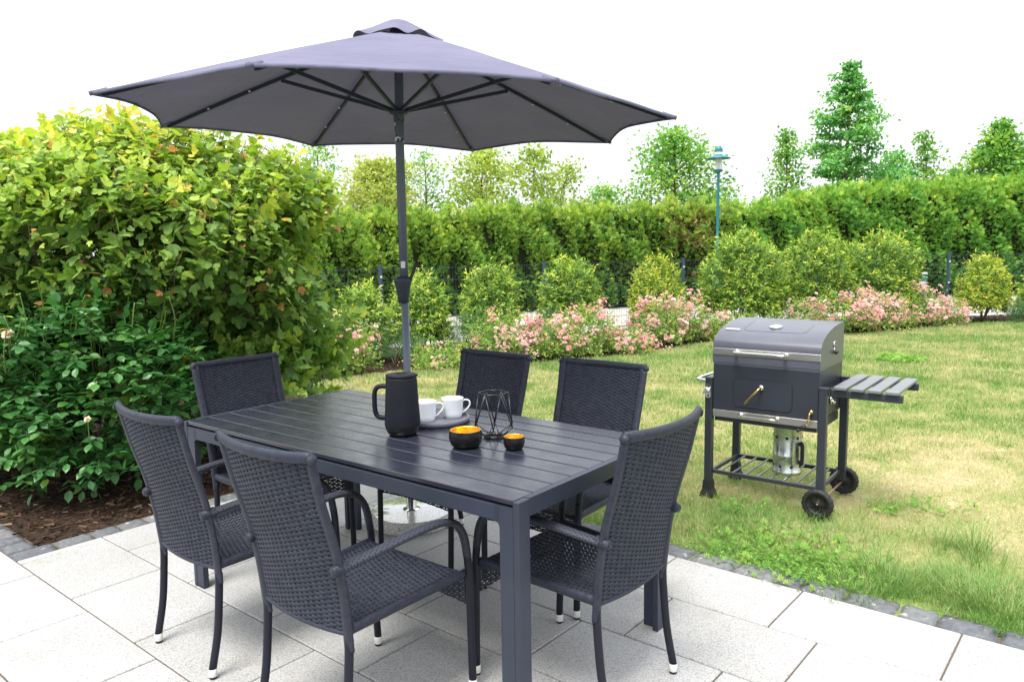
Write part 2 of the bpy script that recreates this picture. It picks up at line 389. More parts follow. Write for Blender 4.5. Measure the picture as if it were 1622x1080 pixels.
def _rose():
    v, f = [], []
    for ring, (n, r, z, l, tilt) in enumerate(((5, .16, .05, .42, .35), (5, .10, .12, .34, .9), (3, .04, .16, .26, 1.35))):
        for k in range(n):
            a = 2 * pi * (k + ring * .5) / n; c, s_ = math.cos(a), math.sin(a); o = len(v); w = .23 - .04 * ring
            def P(u, t): rr = r + l * t * math.cos(tilt); return (rr * c - u * s_, z + l * t * math.sin(tilt) + .0, rr * s_ + u * c)
            v += [P(-w * .5, 0), P(w * .5, 0), P(w * 1.15, .6), P(w * .5, 1), P(-w * .5, 1), P(-w * 1.15, .6)]
            f += [(o, o + 1, o + 2, o + 5), (o + 5, o + 2, o + 3, o + 4)]
    return v, f
T_ROSE = _rose()
T_CHIP = ([(-.14, 0, 0), (.14, .04, .02), (.12, 1, .01), (-.11, .94, 0), (-.12, .03, .12), (.13, .06, .13), (.11, .97, .11), (-.10, .9, .12)],
          [(4, 5, 6, 7), (0, 1, 5, 4), (1, 2, 6, 5), (2, 3, 7, 6), (3, 0, 4, 7)])

def unit(a): return a / np.maximum(np.linalg.norm(a, axis=-1, keepdims=True), 1e-9)
class FM:                       # many leaves in one mesh
    def __init__(s): s.V = []; s.L = []; s.Z = []; s.R = []; s.n = 0
    def add(s, T, P, D, U, size, rnd, wid=None):
        P = np.asarray(P, float); N = len(P)
        if N == 0: return s
        tv = np.array(T[0], float); D = unit(np.asarray(D, float)); X = unit(np.cross(D, U) + 1e-6); Z = np.cross(X, D)
        sz = np.broadcast_to(size, (N,)).astype(float)[:, None, None]; w = 1. if wid is None else np.broadcast_to(wid, (N,))[:, None, None]
        V = P[:, None] + sz * (w * tv[None, :, :1] * X[:, None] + tv[None, :, 1:2] * D[:, None] + tv[None, :, 2:] * Z[:, None])
        lp = np.concatenate([np.array(f) for f in T[1]]); zs = np.array([len(f) for f in T[1]])
        s.L.append((lp[None] + (np.arange(N) * len(tv))[:, None] + s.n).ravel()); s.Z.append(np.tile(zs, N))
        s.R.append(np.repeat(np.clip(np.broadcast_to(rnd, (N,)), 0, 1), len(tv))); s.V.append(V.reshape(-1, 3)); s.n += N * len(tv)
        return s
    def build(s, name, m, parent=None, smooth_=False):
        V = np.concatenate(s.V); L = np.concatenate(s.L); Z = np.concatenate(s.Z); R_ = np.concatenate(s.R)
        me = bpy.data.meshes.new(name); me.vertices.add(len(V)); me.vertices.foreach_set('co', V.ravel().astype(np.float32))
        me.loops.add(len(L)); me.loops.foreach_set('vertex_index', L.astype(np.int32)); me.polygons.add(len(Z))
        st = np.concatenate([[0], np.cumsum(Z)[:-1]]); me.polygons.foreach_set('loop_start', st.astype(np.int32))
        me.polygons.foreach_set('use_smooth', np.full(len(Z), smooth_, bool))
        me.attributes.new('rnd', 'FLOAT', 'POINT').data.foreach_set('value', R_.astype(np.float32))
        me.materials.append(m); me.update(calc_edges=True); me.validate()
        o = bpy.data.objects.new(name, me); COL.objects.link(o)
        if parent: o.parent = parent
        return o
def rdir(n, g=NR):
    return unit(g.normal(size=(n, 3)))
UPV = np.array([0, 0, 1.])

# ------------------------------------------------------------------ patio, kerb, lawn and beds
YAW = -0.69324
DX = np.array([math.cos(YAW), math.sin(YAW)]); NX = np.array([-DX[1], DX[0]])     # along / across the slab rows
C0, RW, SBED = 3.1415, .3923, -4.096
def ds(s, n, z=0.): q = DX * s + NX * n; return np.array([q[0], q[1], z])
RZ = Matrix.Rotation(YAW, 3, 'Z')

pat = MB(); G = .0032
offs = {0: -1.0355, 1: -.849, 2: -1.627, 3: -2.03, 4: -2.859, 5: -3.264, 6: -3.07, 7: -2.87, 8: -2.66, 9: -3.2, 10: -3.0, 11: -2.8}
for r in range(12):
    n1, n0 = C0 - r * RW, C0 - (r + 1) * RW
    lo = SBED if r < 5 else -8.5
    js = [lo] + [x for x in (offs[r] + .588 * k for k in range(-12, 14)) if lo + .03 < x < 4.4] + [4.4]
    for a, b in zip(js[:-1], js[1:]):
        pat.box(ds((a + b) / 2, (n0 + n1) / 2, -.02 + RN.uniform(-.0007, .0007)), (b - a - 2 * G, n1 - n0 - 2 * G, .04), RZ, .0035, RN.random() + .001)
pat.cm = 1
pat.add([ds(SBED, C0, -.007), ds(SBED, C0 - 5 * RW, -.007), ds(-8.5, C0 - 5 * RW, -.007), ds(-8.5, C0 - 12 * RW, -.007), ds(4.4, C0 - 12 * RW, -.007), ds(4.4, C0, -.007)], [(0, 1, 2, 3, 4, 5)], False)
tag(pat.build('patio', [M_GRAN, M_JOINT]), kind='structure')

kb = MB(); KW = .135
def sett_row(p, d, n, length):          # rounded, uneven stones along one edge
    x = 0.
    rot = Matrix(((d[0], n[0], 0), (d[1], n[1], 0), (0, 0, 1)))
    while x < length:
        L = RN.choice((.10, .135, .135, .17, .20)); w = KW + RN.uniform(-.008, .006)
        c = np.array(p) + np.array(d) * (x + L / 2) + np.array(n) * (KW / 2 + .004)
        t = Matrix.Rotation(RN.uniform(-.02, .02), 3, 'Z') @ Matrix.Rotation(RN.uniform(-.02, .02), 3, 'X')
        # a sett: a box whose top is broken into a jittered grid
        nx, ny = 6, 5; vs = []; hx, hy = L / 2 - .003, w / 2
        for i in range(nx):
            for j in range(ny):
                u, v = i / (nx - 1) * 2 - 1, j / (ny - 1) * 2 - 1
                e = max(abs(u), abs(v)); z = .002 - (.010 if e > .99 else 0) + RN.uniform(-.0018, .0018)
                k = 1 - (.05 if abs(u) > .99 and abs(v) > .99 else 0)
                vs.append((u * hx * k + (RN.uniform(-.004, .004) if e > .99 else 0), v * hy * k + (RN.uniform(-.004, .004) if e > .99 else 0), z))
        b0 = len(vs); ring = [(i, 0) for i in range(nx)] + [(nx - 1, j) for j in range(1, ny)] + [(i, ny - 1) for i in range(nx - 2, -1, -1)] + [(0, j) for j in range(ny - 2, 0, -1)]
        fs = [(i * ny + j, (i + 1) * ny + j, (i + 1) * ny + j + 1, i * ny + j + 1) for i in range(nx - 1) for j in range(ny - 1)]
        for (i, j) in ring: q = vs[i * ny + j]; vs.append((q[0], q[1], -.06))
        m = len(ring)
        for a in range(m):
            i, j = ring[a]; i2, j2 = ring[(a + 1) % m]; fs.append((b0 + a, b0 + (a + 1) % m, i2 * ny + j2, i * ny + j))
        vs = [tuple((rot @ (t @ Vector(q))) + Vector((c[0], c[1], 0))) for q in vs]
        kb.add(vs, fs, True, rnd=RN.random() + .001)
        x += L + .004
sett_row(ds(SBED + .0, C0)[:2], DX, NX, 8.4)                                     # lawn side
sett_row(ds(SBED, C0 - 5 * RW)[:2], NX, -DX, 5 * RW + KW + .3)                   # right side of the mulch bed
sett_row(ds(SBED - KW - .01, C0 - 5 * RW)[:2], -DX, NX, 4.2)                     # front side of the mulch bed
kb.cm = 1
for a, b, n0, n1 in ((SBED - .16, 4.4, C0 - .004, C0 + KW + .012), (SBED - KW - .012, SBED + .004, C0 - 5 * RW, C0 + KW + .3), (-8.4, SBED, C0 - 5 * RW - .004, C0 - 5 * RW + KW + .012)):
    kb.add([ds(a, n0, -.012 - .004 * (n0 > 2) - .002 * (a < -6)), ds(b, n0, -.012 - .004 * (n0 > 2) - .002 * (a < -6)), ds(b, n1, -.012 - .004 * (n0 > 2) - .002 * (a < -6)), ds(a, n1, -.012 - .004 * (n0 > 2) - .002 * (a < -6))], [(0, 1, 2, 3)], False)
tag(kb.build('kerb', [M_SETT, M_JOINT]), kind='structure')

# edges of the lawn as seen: far border of the roses, left border along the mulch bed
far_px = [(505, 603), (600, 590), (700, 583), (885, 572), (1000, 561), (1060, 551), (1130, 540), (1250, 534), (1370, 528), (1440, 521), (1500, 515), (1560, 512), (1622, 509), (1760, 506)]
far = [at(x, y)[:2] for x, y in far_px]
kc = ds(SBED + .03, C0 + KW)[:2]
lawn_poly = [kc, np.array([-1.35, 5.7]), np.array([-1.75, 6.7]), np.array([-2.15, 7.9])] + far + [np.array([13.5, 12.]), np.array([6.5, 1.]), ds(4.3, C0 + KW)[:2]]
def inpoly(x, y, P):
    P = np.asarray(P); r = np.zeros(len(x), bool)
    for (x1, y1), (x2, y2) in zip(P, np.roll(P, -1, 0)):
        c = ((y1 > y) != (y2 > y)) & (x < (x2 - x1) * (y - y1) / (y2 - y1 + 1e-12) + x1); r ^= c
    return r
def vnoise(x, y, s, seed):              # smooth value noise
    g = np.random.default_rng(seed).random((64, 64)); u, v = x * s + 100, y * s + 100
    i, j = np.floor(u).astype(int), np.floor(v).astype(int); a, b = u - i, v - j; a = a * a * (3 - 2 * a); b = b * b * (3 - 2 * b)
    q = lambda p, r: g[p % 64, r % 64]
    return (q(i, j) * (1 - a) + q(i + 1, j) * a) * (1 - b) + (q(i, j + 1) * (1 - a) + q(i + 1, j + 1) * a) * b
def green(x, y):                        # where the dry lawn is still green
    n = .22 * vnoise(x + .3 * y, y, .8, 1) + .30 * vnoise(x, y + .4 * x, 2.6, 2) + .26 * vnoise(x, y, 6.5, 3) + .22 * vnoise(x, y, 15, 4)
    k = x * NX[0] + y * NX[1] - C0
    s = x * DX[0] + y * DX[1]
    edge = np.exp(-(np.maximum(k - .1, 0) / .42) ** 2) * np.clip((s + 2.6) / .6, 0, 1)
    farg = np.clip((y - 8.5) / 4, 0, 1)
    dry = np.exp(-(((x - 2.75) / .95) ** 2 + ((y - 4.6) / 1.1) ** 2))
    return np.clip((n - .5) * 1.5 + .53 + .36 * edge + .10 * farg - .24 * dry, 0, 1)
gx, gy = np.meshgrid(np.arange(-2.6, 13.6, .12), np.arange(.9, 14.6, .12), indexing='ij')
nx_, ny_ = gx.shape
ins = inpoly(gx.ravel(), gy.ravel(), lawn_poly).reshape(gx.shape)
lw = MB(); ids = -np.ones(gx.shape, int); gg = green(gx.ravel(), gy.ravel()).reshape(gx.shape)
cell = np.zeros(gx.shape, bool); cell[:-1, :-1] = ins[:-1, :-1] | ins[1:, :-1] | ins[:-1, 1:] | ins[1:, 1:]
vs, fs, rn = [], [], []
for i, j in zip(*np.nonzero(cell)):
    q = []
    for a, b in ((0, 0), (1, 0), (1, 1), (0, 1)):
        if i + a >= nx_ or j + b >= ny_: q = None; break
        if ids[i + a, j + b] < 0:
            ids[i + a, j + b] = len(vs); x, y = gx[i + a, j + b], gy[i + a, j + b]
            vs.append((x, y, -.016 + .006 * float(vnoise(np.array([x]), np.array([y]), 2., 5)[0]))); rn.append(gg[i + a, j + b] + .001)
        q.append(ids[i + a, j + b])
    if q: fs.append(tuple(q))
lw.add(vs, fs); lw.rn = rn
tag(lw.build('lawn', M_LAWN), kind='structure')

def sheet(name, pts, z, m):
    b = MB(); b.add([(p[0], p[1], z) for p in pts], [tuple(range(len(pts)))], False); return tag(b.build(name, m), kind='structure')
sheet('ground', [(-250, -60), (250, -60), (250, 400), (-250, 400)], -.045, M_GROUND)
# planted bed: mulch bed on the left, running into the rose border
FEN = [(-9., 8.2), (-4.4, 9.9), (-1.92, 11.3), (.55, 12.75), (3.14, 14.0), (5.75, 14.4), (8.4, 14.75), (11.0, 15.0), (13.6, 15.2), (16.2, 15.4)]
bed = [ds(SBED, C0 - 5 * RW)[:2], kc, (-1.35, 5.7), (-1.75, 6.7), (-2.15, 7.9)] + far + [(13.6, 12.2), (15.5, 14.9)] + [(x, y + .12) for x, y in FEN[::-1][1:]] + [ds(-8.4, C0 - 5 * RW)[:2]]
sheet('flower_bed', bed, -.022, M_SOIL)
sheet('path', [(x, y + .12) for x, y in FEN] + [(16.5, 22), (9, 20.6), (5., 19.9), (1, 18.6), (-3, 16.6), (-9, 14)], -.030, M_PATH)

# bark chips of the mulch bed and of the border
cz = []
def chips(n, xs, ys, poly, size, dens=None):
    x = NR.uniform(*xs, n); y = NR.uniform(*ys, n); k = inpoly(x, y, poly)
    return np.stack([x[k], y[k]], 1)
bedk = [ds(SBED - KW - .01, C0 - 5 * RW + KW + .01)[:2], ds(SBED - KW - .01, C0 + .5)[:2], (-1.5, 5.6), (-2.1, 7.0), (-5, 7), ds(-7.4, C0 - 5 * RW + KW + .01)[:2]]
c1 = chips(16000, (-5.5, -1.), (3.3, 6.2), bedk, .03); c2 = chips(52000, (-2.5, 12), (8, 15), bed, .04)
near = np.array([min(np.hypot(*(f - p)) for f in far) < 3 for p in c2]) if len(c2) < 0 else np.ones(len(c2), bool)
cc = np.concatenate([c1, c2[:9000]]); N = len(cc)
ang = NR.uniform(0, 2 * pi, N); D = np.stack([np.cos(ang), np.sin(ang), NR.normal(0, .16, N)], 1)
ch = FM(); ch.add(T_CHIP, np.c_[cc, -.018 + NR.random(N) * .014], D, UPV + NR.normal(0, .25, (N, 3)), NR.gamma(3, .008, N) + .008, np.clip(NR.normal(.42, .24, N), 0, 1), wid=NR.uniform(.35, 1.2, N))
tag(ch.build('bark_mulch', M_CHIP), kind='stuff', label='dark bark chips spread over the planting beds', cat='bark mulch')

# grass blades, thinner with distance
gr = FM()
def blades(n, ylo, yhi, T, hgt, wide):
    y = NR.uniform(ylo, yhi, n); x = NR.uniform(-2.6, .72 * yhi + 1, n); k = inpoly(x, y, lawn_poly) & (x < .72 * y + .5); x, y = x[k], y[k]
    n = len(x); g = green(x, y); a = NR.uniform(0, 2 * pi, n); lean = NR.gamma(2, .28, n)
    D = np.stack([np.cos(a) * lean, np.sin(a) * lean, np.ones(n)], 1); a2 = NR.uniform(0, 2 * pi, n)
    U = np.stack([np.cos(a2), np.sin(a2), np.zeros(n)], 1)
    h = hgt * (.45 + 1.0 * g) * NR.uniform(.5, 1.3, n)
    gr.add(T, np.c_[x, y, np.full(n, -.014)], D, U, h, g + NR.normal(0, .27, n), wid=wide / h)
blades(150000, 2.0, 5.2, T_BLADE, .036, .042)
blades(150000, 5.0, 8.2, T_BLADE1, .038, .07)
blades(230000, 8.0, 14.0, T_BLADE1, .050, .11)
def tuft(c, n, rad, h, g0, wide=.075, lean=.55):
    a = NR.uniform(0, 2 * pi, n); r = rad * np.sqrt(NR.random(n)); p = np.c_[c[0] + r * np.cos(a), c[1] + r * np.sin(a), np.full(n, -.012)]
    a2 = a + NR.normal(0, .7, n); l = NR.gamma(2.5, lean / 2.5, n); D = np.stack([np.cos(a2) * l, np.sin(a2) * l, np.ones(n)], 1)
    hh = h * NR.uniform(.45, 1.15, n); gr.add(T_BLADE, p, D, np.stack([np.cos(a2), np.sin(a2), -l], 1), hh, g0 + NR.normal(0, .12, n), wid=wide / hh * .6 / .9)
for px, py, n, rad, h in ((1385, 905, 130, .09, .17), (1420, 930, 90, .08, .15), (1400, 925, 120, .16, .12), (1545, 868, 110, .07, .20), (1560, 890, 90, .10, .15), (1500, 860, 60, .06, .15), (1560, 935, 900, .24, .09), (1600, 970, 700, .22, .08), (1500, 930, 500, .2, .075), (1350, 935, 300, .16, .07), (1230, 840, 260, .2, .07), (1180, 820, 260, .2, .065), (1110, 830, 240, .18, .06), (1330, 850, 250, .2, .07), (1300, 818, 70, .06, .09), (1280, 822, 60, .05, .08)):
    tuft(at(px, py), n, rad, h, .86)
tag(gr.build('lawn_grass', M_GRASS), kind='stuff', label='short half dry lawn grass with greener tufts along the kerb', cat='grass')
# broad leaved weeds in the lawn by the kerb and the clover patch
wd = FM()
def weed(c, n, rad, sz):
    a = NR.uniform(0, 2 * pi, n); r = rad * np.sqrt(NR.random(n)); p = np.c_[c[0] + r * np.cos(a), c[1] + r * np.sin(a), NR.uniform(0, .03, n)]
    a2 = NR.uniform(0, 2 * pi, n); D = np.stack([np.cos(a2), np.sin(a2), NR.uniform(-.1, .9, n)], 1)
    q = n // 3; wd.add(T_SPRAY, p[:q], D[:q] + UPV * .5, UPV + .4 * NR.normal(size=(q, 3)), sz * 1.25 * NR.uniform(.5, 1.3, q), NR.uniform(.3, 1, q)); p, D = p[q:], D[q:]; n -= q
    wd.add(T_LANCE, p, D, UPV + .3 * NR.normal(size=(n, 3)), sz * NR.uniform(.5, 1.3, n), NR.random(n), wid=1.25)
for px, py, n, rad in ((1240, 872, 420, .20), (1290, 885, 380, .18), (1195, 862, 240, .16), (1330, 900, 240, .16), (1150, 868, 160, .12), (1260, 900, 220, .14)): weed(at(px, py), int(n * .8), rad * 1.7, .024)
weed(at(1425, 570), 700, .3, .045); weed(at(1420, 806), 90, .16, .03); weed(at(1490, 800), 60, .18, .03); weed(at(1170, 800), 60, .15, .03)
tag(wd.build('lawn_weeds', M_WEED), kind='stuff', label='bright green broad leaved weeds in the lawn by the kerb', cat='weeds')

# ------------------------------------------------------------------ wicker armchairs
def weave(surf, nr, nc, name, parent, pitch, amp=.0022, hw=.60, th=.0015, stake=.0034, half=1.0):
    m = MB(); SUB = 4
    def nrm(u, t):
        e = 1e-3; p = surf(u, t); a = surf(u + e, t) - p; b = surf(u, t + e) - p; n = np.cross(a, b); return p, n / np.linalg.norm(n), b / np.linalg.norm(b)
    K = nc * SUB + 1
    for i in range(nr):
        t = (i + .5) / nr; vs = []; fs = []; ln = []
        for k in range(K):
            q = k / SUB; u = q / nc * 2 - 1
            p, n, b = nrm(u, t); o = amp * math.cos(pi * q + pi * i)
            c = p + n * o; w = pitch * hw
            for (x, y) in ((-1, 0), (-.55, 1), (.55, 1), (1, 0), (.55, -1), (-.55, -1)): vs.append(c + b * (x * w) + n * (y * th))
        for k in range(K - 1):
            for j in range(6): fs.append((k * 6 + j, (k + 1) * 6 + j, (k + 1) * 6 + (j + 1) % 6, k * 6 + (j + 1) % 6))
        m.add(vs, fs)
    for k in range(nc + 1):
        u = k / nc * 2 - 1
        m.tube([surf(u, t) for t in np.linspace(0, 1, 25)], stake, 5, False)
    return m.build(name, M_WEAVE, parent)

ZT, YT, WT, ZK, WK, YF, WF, YFF, WFF = .925, -.113, .228, .374, .198, -.041, .197, .476, .235
def make_chair():
    r = thing('wicker_armchair', 'x', 'armchair', group='armchairs around the dining table')
    post = lambda s: smooth([(s * WK, .004, .33), (s * (WK + .001), 0, ZK + .01), (s * (WK + .005), -.012, .50), (s * (WK + .009), -.035, .63), (s * (WT - .018), -.078, .78), (s * (WT - .014), YT + .004, ZT - .012)], 6)
    fr = MB()
    for s in (-1, 1): fr.tube(post(s), [(.0105, .0185)] * 31, 14, ref=(0, 1, .2))
    P = lambda z: np.interp(z, [.33, .384, .5, .63, .78, .913], [.004, 0, -.012, -.035, -.078, -.109])
    sag = lambda z: .022 + .016 * (z - .37) / .55
    top = [(u * (WT - .004), P(ZT - .012) - sag(ZT) * (1 - u * u), ZT - .012 + .006 * abs(u) ** 3) for u in np.linspace(-1, 1, 25)]
    fr.tube(top, [(.0115, .0165)] * 25, 14, ref=(0, 1, 0))
    for s in (-1, 1): fr.tube([(s * (WT - .008), YT + .002, ZT - .012), (s * (WT + .003), YT + .002, ZT - .008)], [.0165, .0125], 12)
    bot = [(u * WK, -sag(.38) * (1 - u * u) * .9, .382 - .004 * (1 - u * u)) for u in np.linspace(-1, 1, 17)]
    fr.tube(bot, .0075, 8)
    fr.build('back_frame', M_WRAP, r)
    def back(u, t):
        z = .374 + t * (ZT - .020 - .374); w = np.interp(z, [.37, .9], [WK - .004, WT - .018])
        return np.array([u * w, P(z) - sag(z) * (1 - u * u), z])
    weave(back, 72, 17, 'backrest', r, .0077)
    def seat(u, t):
        q = t * .545
        if q < .425: y, z = .012 + q, .402 + .012 * (q / .425) ** 2 - .012 * (1 - u * u)
        elif q < .465:
            a = (q - .425) / .04 * pi / 2; y, z = .437 + .024 * math.sin(a), .390 + .024 * math.cos(a) - .012 * (1 - u * u) * (1 - a)
        else: y, z = .461, .390 - (q - .465) * (1 + .12 * u * u)
        w = np.interp(y, [0, .46], [.194, .222]); return np.array([u * w, y, z])
    weave(seat, 62, 17, 'seat', r, .0088, amp=.0024, hw=.485)
    sf = MB()
    for s in (-1, 1):
        sf.tube(smooth([(s * (WK + .001), .004, .392), (s * .208, .15, .398), (s * .221, .33, .405), (s * .230, .455, .408)], 5), [(.0125, .016)] * 16, 10)
    sf.tube([(-.222, .455, .398), (.222, .455, .398)], .010, 8)
    sf.build('seat_frame', M_WRAP, r)
    ab = .585
    for s in (-1, 1):
        pa = smooth([(s * .207, -.03, ab), (s * .214, .01, ab + .004), (s * .228, .12, ab + .018), (s * .237, .25, ab + .030), (s * .240, .34, ab + .028), (s * .240, .405, ab + .006), (s * .239, .443, ab - .045), (s * .238, .460, ab - .12)], 5)
        k = len(pa); rad = [(np.interp(i / (k - 1), [0, .08, .55, .72, .9, 1], [.017, .020, .020, .017, .0145, .0135]), np.interp(i / (k - 1), [0, .55, .8, 1], [.0115, .0115, .0125, .0135])) for i in range(k)]
        a = MB(); a.tube(pa, rad, 16, ref=(1, 0, 0)); o = a.build('armrest', M_ARM, r)
        kn = MB(); kn.tube([(s * .205, -.052, ab - .004), (s * .206, -.045, ab - .003), (s * .209, -.02, ab), (s * .212, -.004, ab + .003)], [.012, .0165, .0185, .0175], 12); kn.build('binding', M_WRAP, o)
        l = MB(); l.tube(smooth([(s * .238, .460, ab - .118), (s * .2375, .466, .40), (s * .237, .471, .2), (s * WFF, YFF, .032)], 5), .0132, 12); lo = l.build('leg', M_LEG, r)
        cap(s * WFF, YFF, lo)
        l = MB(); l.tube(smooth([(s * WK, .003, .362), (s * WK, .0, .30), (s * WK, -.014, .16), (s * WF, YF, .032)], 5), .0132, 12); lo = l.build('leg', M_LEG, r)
        cap(s * WF, YF, lo)
    return r
def cap(x, y, parent):
    c = MB(); c.lathe([(.0134, .036), (.0145, .035), (.0142, .010), (.0138, .009)], 16, (x, y, 0)); c.cm = 1
    c.lathe([(.0128, .010), (.0128, .002), (.011, 0), (0, 0)], 16, (x, y, 0)); c.build('foot_cap', [M_CAP, M_RUB], parent)
chairs = [(-1.172, 2.638, -39.99, "dark wicker armchair on the table's near long side, farther left, beside the mulch bed"),
          (-.630, 2.168, -38.90, "dark wicker armchair in the foreground centre, its back overlapping the table"),
          (.374, 2.346, 49.13, "dark wicker armchair at the table's right end, its back turned towards the grill"),
          (-1.292, 3.702, -131.76, "dark wicker armchair at the table's left end, in front of the leafy shrub"),
          (-.159, 3.759, 139.79, "dark wicker armchair across the table directly behind the wire lantern, only its upper back showing"),
          (.344, 3.384, 142.15, "dark wicker armchair across the table, right of the lantern, with lawn all round its back")]
ch0 = make_chair()
for i, (x, y, a, lab) in enumerate(chairs):
    o = ch0 if i == 0 else copy_tree(ch0)
    o.location = (x, y, 0); o.rotation_euler = (0, 0, math.radians(a)); o['label'] = lab

# ------------------------------------------------------------------ dining table
TYAW, TL, TW, TH = -.67272, 1.824, .892, .74
ct = np.array([.0109, 2.0899]) + TL / 2 * np.array([-math.cos(TYAW), -math.sin(TYAW)]) + TW / 2 * np.array([-math.sin(TYAW), math.cos(TYAW)])
t = thing('dining_table', 'long anthracite dining table with a dark slatted top, set for coffee', 'table', (ct[0], ct[1], 0), TYAW)
def loc2tab(x, y): c, s = math.cos(TYAW), math.sin(TYAW); return (ct[0] + x * c - y * s, ct[1] + x * s + y * c)
hl, hw_ = TL / 2, TW / 2
b = MB(); e = .022; n = 9; pw = (TW - .004) / n
for k in range(n):
    y = -hw_ + .002 + pw * (k + .5); x1 = hl - e - .0015
    b.box(((-hl + e + x1) / 2, y, TH - .008), (x1 + hl - e, pw - .0065, .016), None, .002)
b.build('tabletop', M_SLAT, t)
b = MB(); b.box((0, 0, TH - .0185), (TL - 2 * e - .06, TW - .03, .004)); b.build('underside', M_DARK, t)
b = MB(); az, ah = TH - .024, .048
for s in (-1, 1):
    b.box((0, s * (hw_ - .014), az - ah / 2), (TL - 2 * e - .1, .024, ah))
for s in (-1, 1):
    b.box((s * (hl - e / 2), 0, TH - .0275), (e, TW - .106, .055))
for x in (-.5, 0, .5): b.box((x, 0, az - .014), (.04, TW - .06, .02))
bevel(b.build('apron', M_ALU, t), .0015)
for sx in (-1, 1):
    for sy in (-1, 1):
        l = MB()
        l.box((sx * (hl - e / 2), sy * (hw_ - .0265), TH / 2 - .001), (e, .053, TH - .002), None, .0018)        # flat bar of the end frame
        # flat bar of the long frame with a rounded inner corner
        x0 = hl - e - .001; pts = [(x0, .0), (x0, az), (x0 - .05, az), (x0 - .05 - .0, az - ah)]
        arc = [(x0 - .050 + .0 - .018 * (1 - math.cos(a)), az - ah - .018 + .018 * math.sin(a)) for a in np.linspace(0, pi / 2, 6)][::-1]
        out = [(x0, 0.), (x0, az), (x0 - .0505 - .018, az), (x0 - .0505 - .018, az - ah)] + arc[1:] + [(x0 - .050, 0.)]
        l.prism([(sx * px_, sy * (hw_ - .002), pz) for px_, pz in out], (0, -sy, 0), .025)
        l.build('leg', M_ALU, t)

# ------------------------------------------------------------------ things on the table
def onto(px, py, z=TH): return at(px, py, z)
p = onto(638.5, 688); TOPZ = TH
toimg = lambda ang: ang      # local +x of these things points to the right of the photo
j = thing('coffee_jug', 'tall matt black vacuum jug with a flat lid and a loop handle', 'jug', (p[0], p[1], TOPZ), math.radians(-8))
b = MB(); b.lathe([(.0685, .040), (.0692, .046), (.066, .10), (.0625, .165), (.0595, .222), (.0590, .2265), (.055, .2275), (0, .2275)], 48); b.build('body', M_JUG, j)
b = MB(); b.lathe([(0, 0), (.046, .0), (.052, .003), (.060, .014), (.0665, .030), (.0682, .0395)], 48); b.build('foot', M_JUGB, j)
b = MB(); b.lathe([(.0575, .2278), (.0600, .230), (.0600, .236), (.0585, .238), (.018, .238), (.017, .236), (.012, .233), (0, .233)], 48)
b.build('lid', M_JUG, j)
b = MB(); b.prism([(.054, -.018, .226), (.066, 0, .232), (.054, .018, .226)], (0, 0, 1), .008); b.build('spout', M_JUG, j)
b = MB(); b.tube(smooth([(-.055, 0, .188), (-.078, 0, .190), (-.098, 0, .184), (-.108, 0, .165), (-.110, 0, .130), (-.109, 0, .098), (-.104, 0, .078), (-.090, 0, .068), (-.060, 0, .066)], 5), [(.0105, .0095)] * 41, 12); b.build('handle', M_JUG, j)
p = onto(691, 667)
tr = MB(); tr.lathe([(0, 0), (.128, 0), (.138, .004), (.1405, .020), (.138, .022), (.134, .021), (.130, .010), (.126, .008), (0, .008)], 64)
o = tr.build('serving_tray', M_TRAY, loc=(p[0], p[1], TOPZ)); tag(o, 'round grey tray with a low rim, under the two white cups', 'tray')
def mug(px, py, lab, rz):
    p = onto(px, py, TOPZ + .008)
    g = thing('coffee_cup', lab, 'cup', tuple(p), rz, 'white cups on the grey tray')
    b = MB(); b.lathe([(0, .002), (.033, .002), (.036, 0), (.0395, .003), (.0425, .02), (.0470, .078), (.0480, .0815), (.0465, .0825), (.0452, .080), (.0405, .022), (.036, .007), (0, .006)], 48); b.build('body', M_PORC, g)
    b = MB(); b.tube(smooth([(.044, 0, .068), (.058, 0, .072), (.071, 0, .066), (.074, 0, .053), (.068, 0, .040), (.054, 0, .026), (.0425, 0, .018)], 6), [(.0065, .0035)] * 37, 10, ref=(0, 1, 0)); b.build('handle', M_PORC, g)
mug(674, 666, 'white cup half hidden behind the black jug', math.radians(12))
mug(717, 660, 'white cup fully in view at the right of the grey tray', math.radians(8))
def bowl(px, py, R_, h, lab):
    p = onto(px, py); g = thing('tealight_bowl', lab, 'bowl', tuple(p), RN.uniform(0, 6), 'black bowls with gold inside')
    ro = [(0, 0), (.62, .0), (.74, .03), (.90, .22), (1.0, .52), (.99, .75), (.93, .95), (.925, 1.)]
    rough = RN.random() * 6; wob = lambda i, a: .012 * math.sin(5 * a + i * 1.7 + rough) + .008 * math.sin(11 * a + 2.3 * i)
    b = MB(); b.lathe([(r * R_, z * h) for r, z in ro], 48, wob=wob); b.build('shell', M_BOWL, g)
    b = MB(); b.lathe([(.925 * R_, h), (.895 * R_, h * 1.004), (.90 * R_, .94 * h), (.95 * R_, .72 * h), (.95 * R_, .5 * h), (.82 * R_, .2 * h), (.5 * R_, .07 * h), (0, .06 * h)], 48, wob=lambda i, a: wob(7, a)); b.build('gold_lining', M_GOLD, g)
bowl(738, 707.5, .0605, .064, 'larger black bowl with gold inside, left of the smaller one')
bowl(814.5, 711, .0385, .047, 'smaller black bowl with gold inside, in front of the wire lantern')
p = onto(782.5, 692.5)
g = thing('wire_lantern', 'black geometric wire lantern, open at the hexagonal top', 'lantern', tuple(p), 0.)
hx = lambda r, z, o: [(r * math.cos(o + k * pi / 3), r * math.sin(o + k * pi / 3), z) for k in range(6)]
A, B_, C_ = hx(.057, .172, 0), hx(.081, .045, pi / 6), hx(.037, .006, 0)
b = MB(); b.tube(A,   .0026, 6, closed=True); b.build('top_ring', M_WIRE, g)
b = MB()
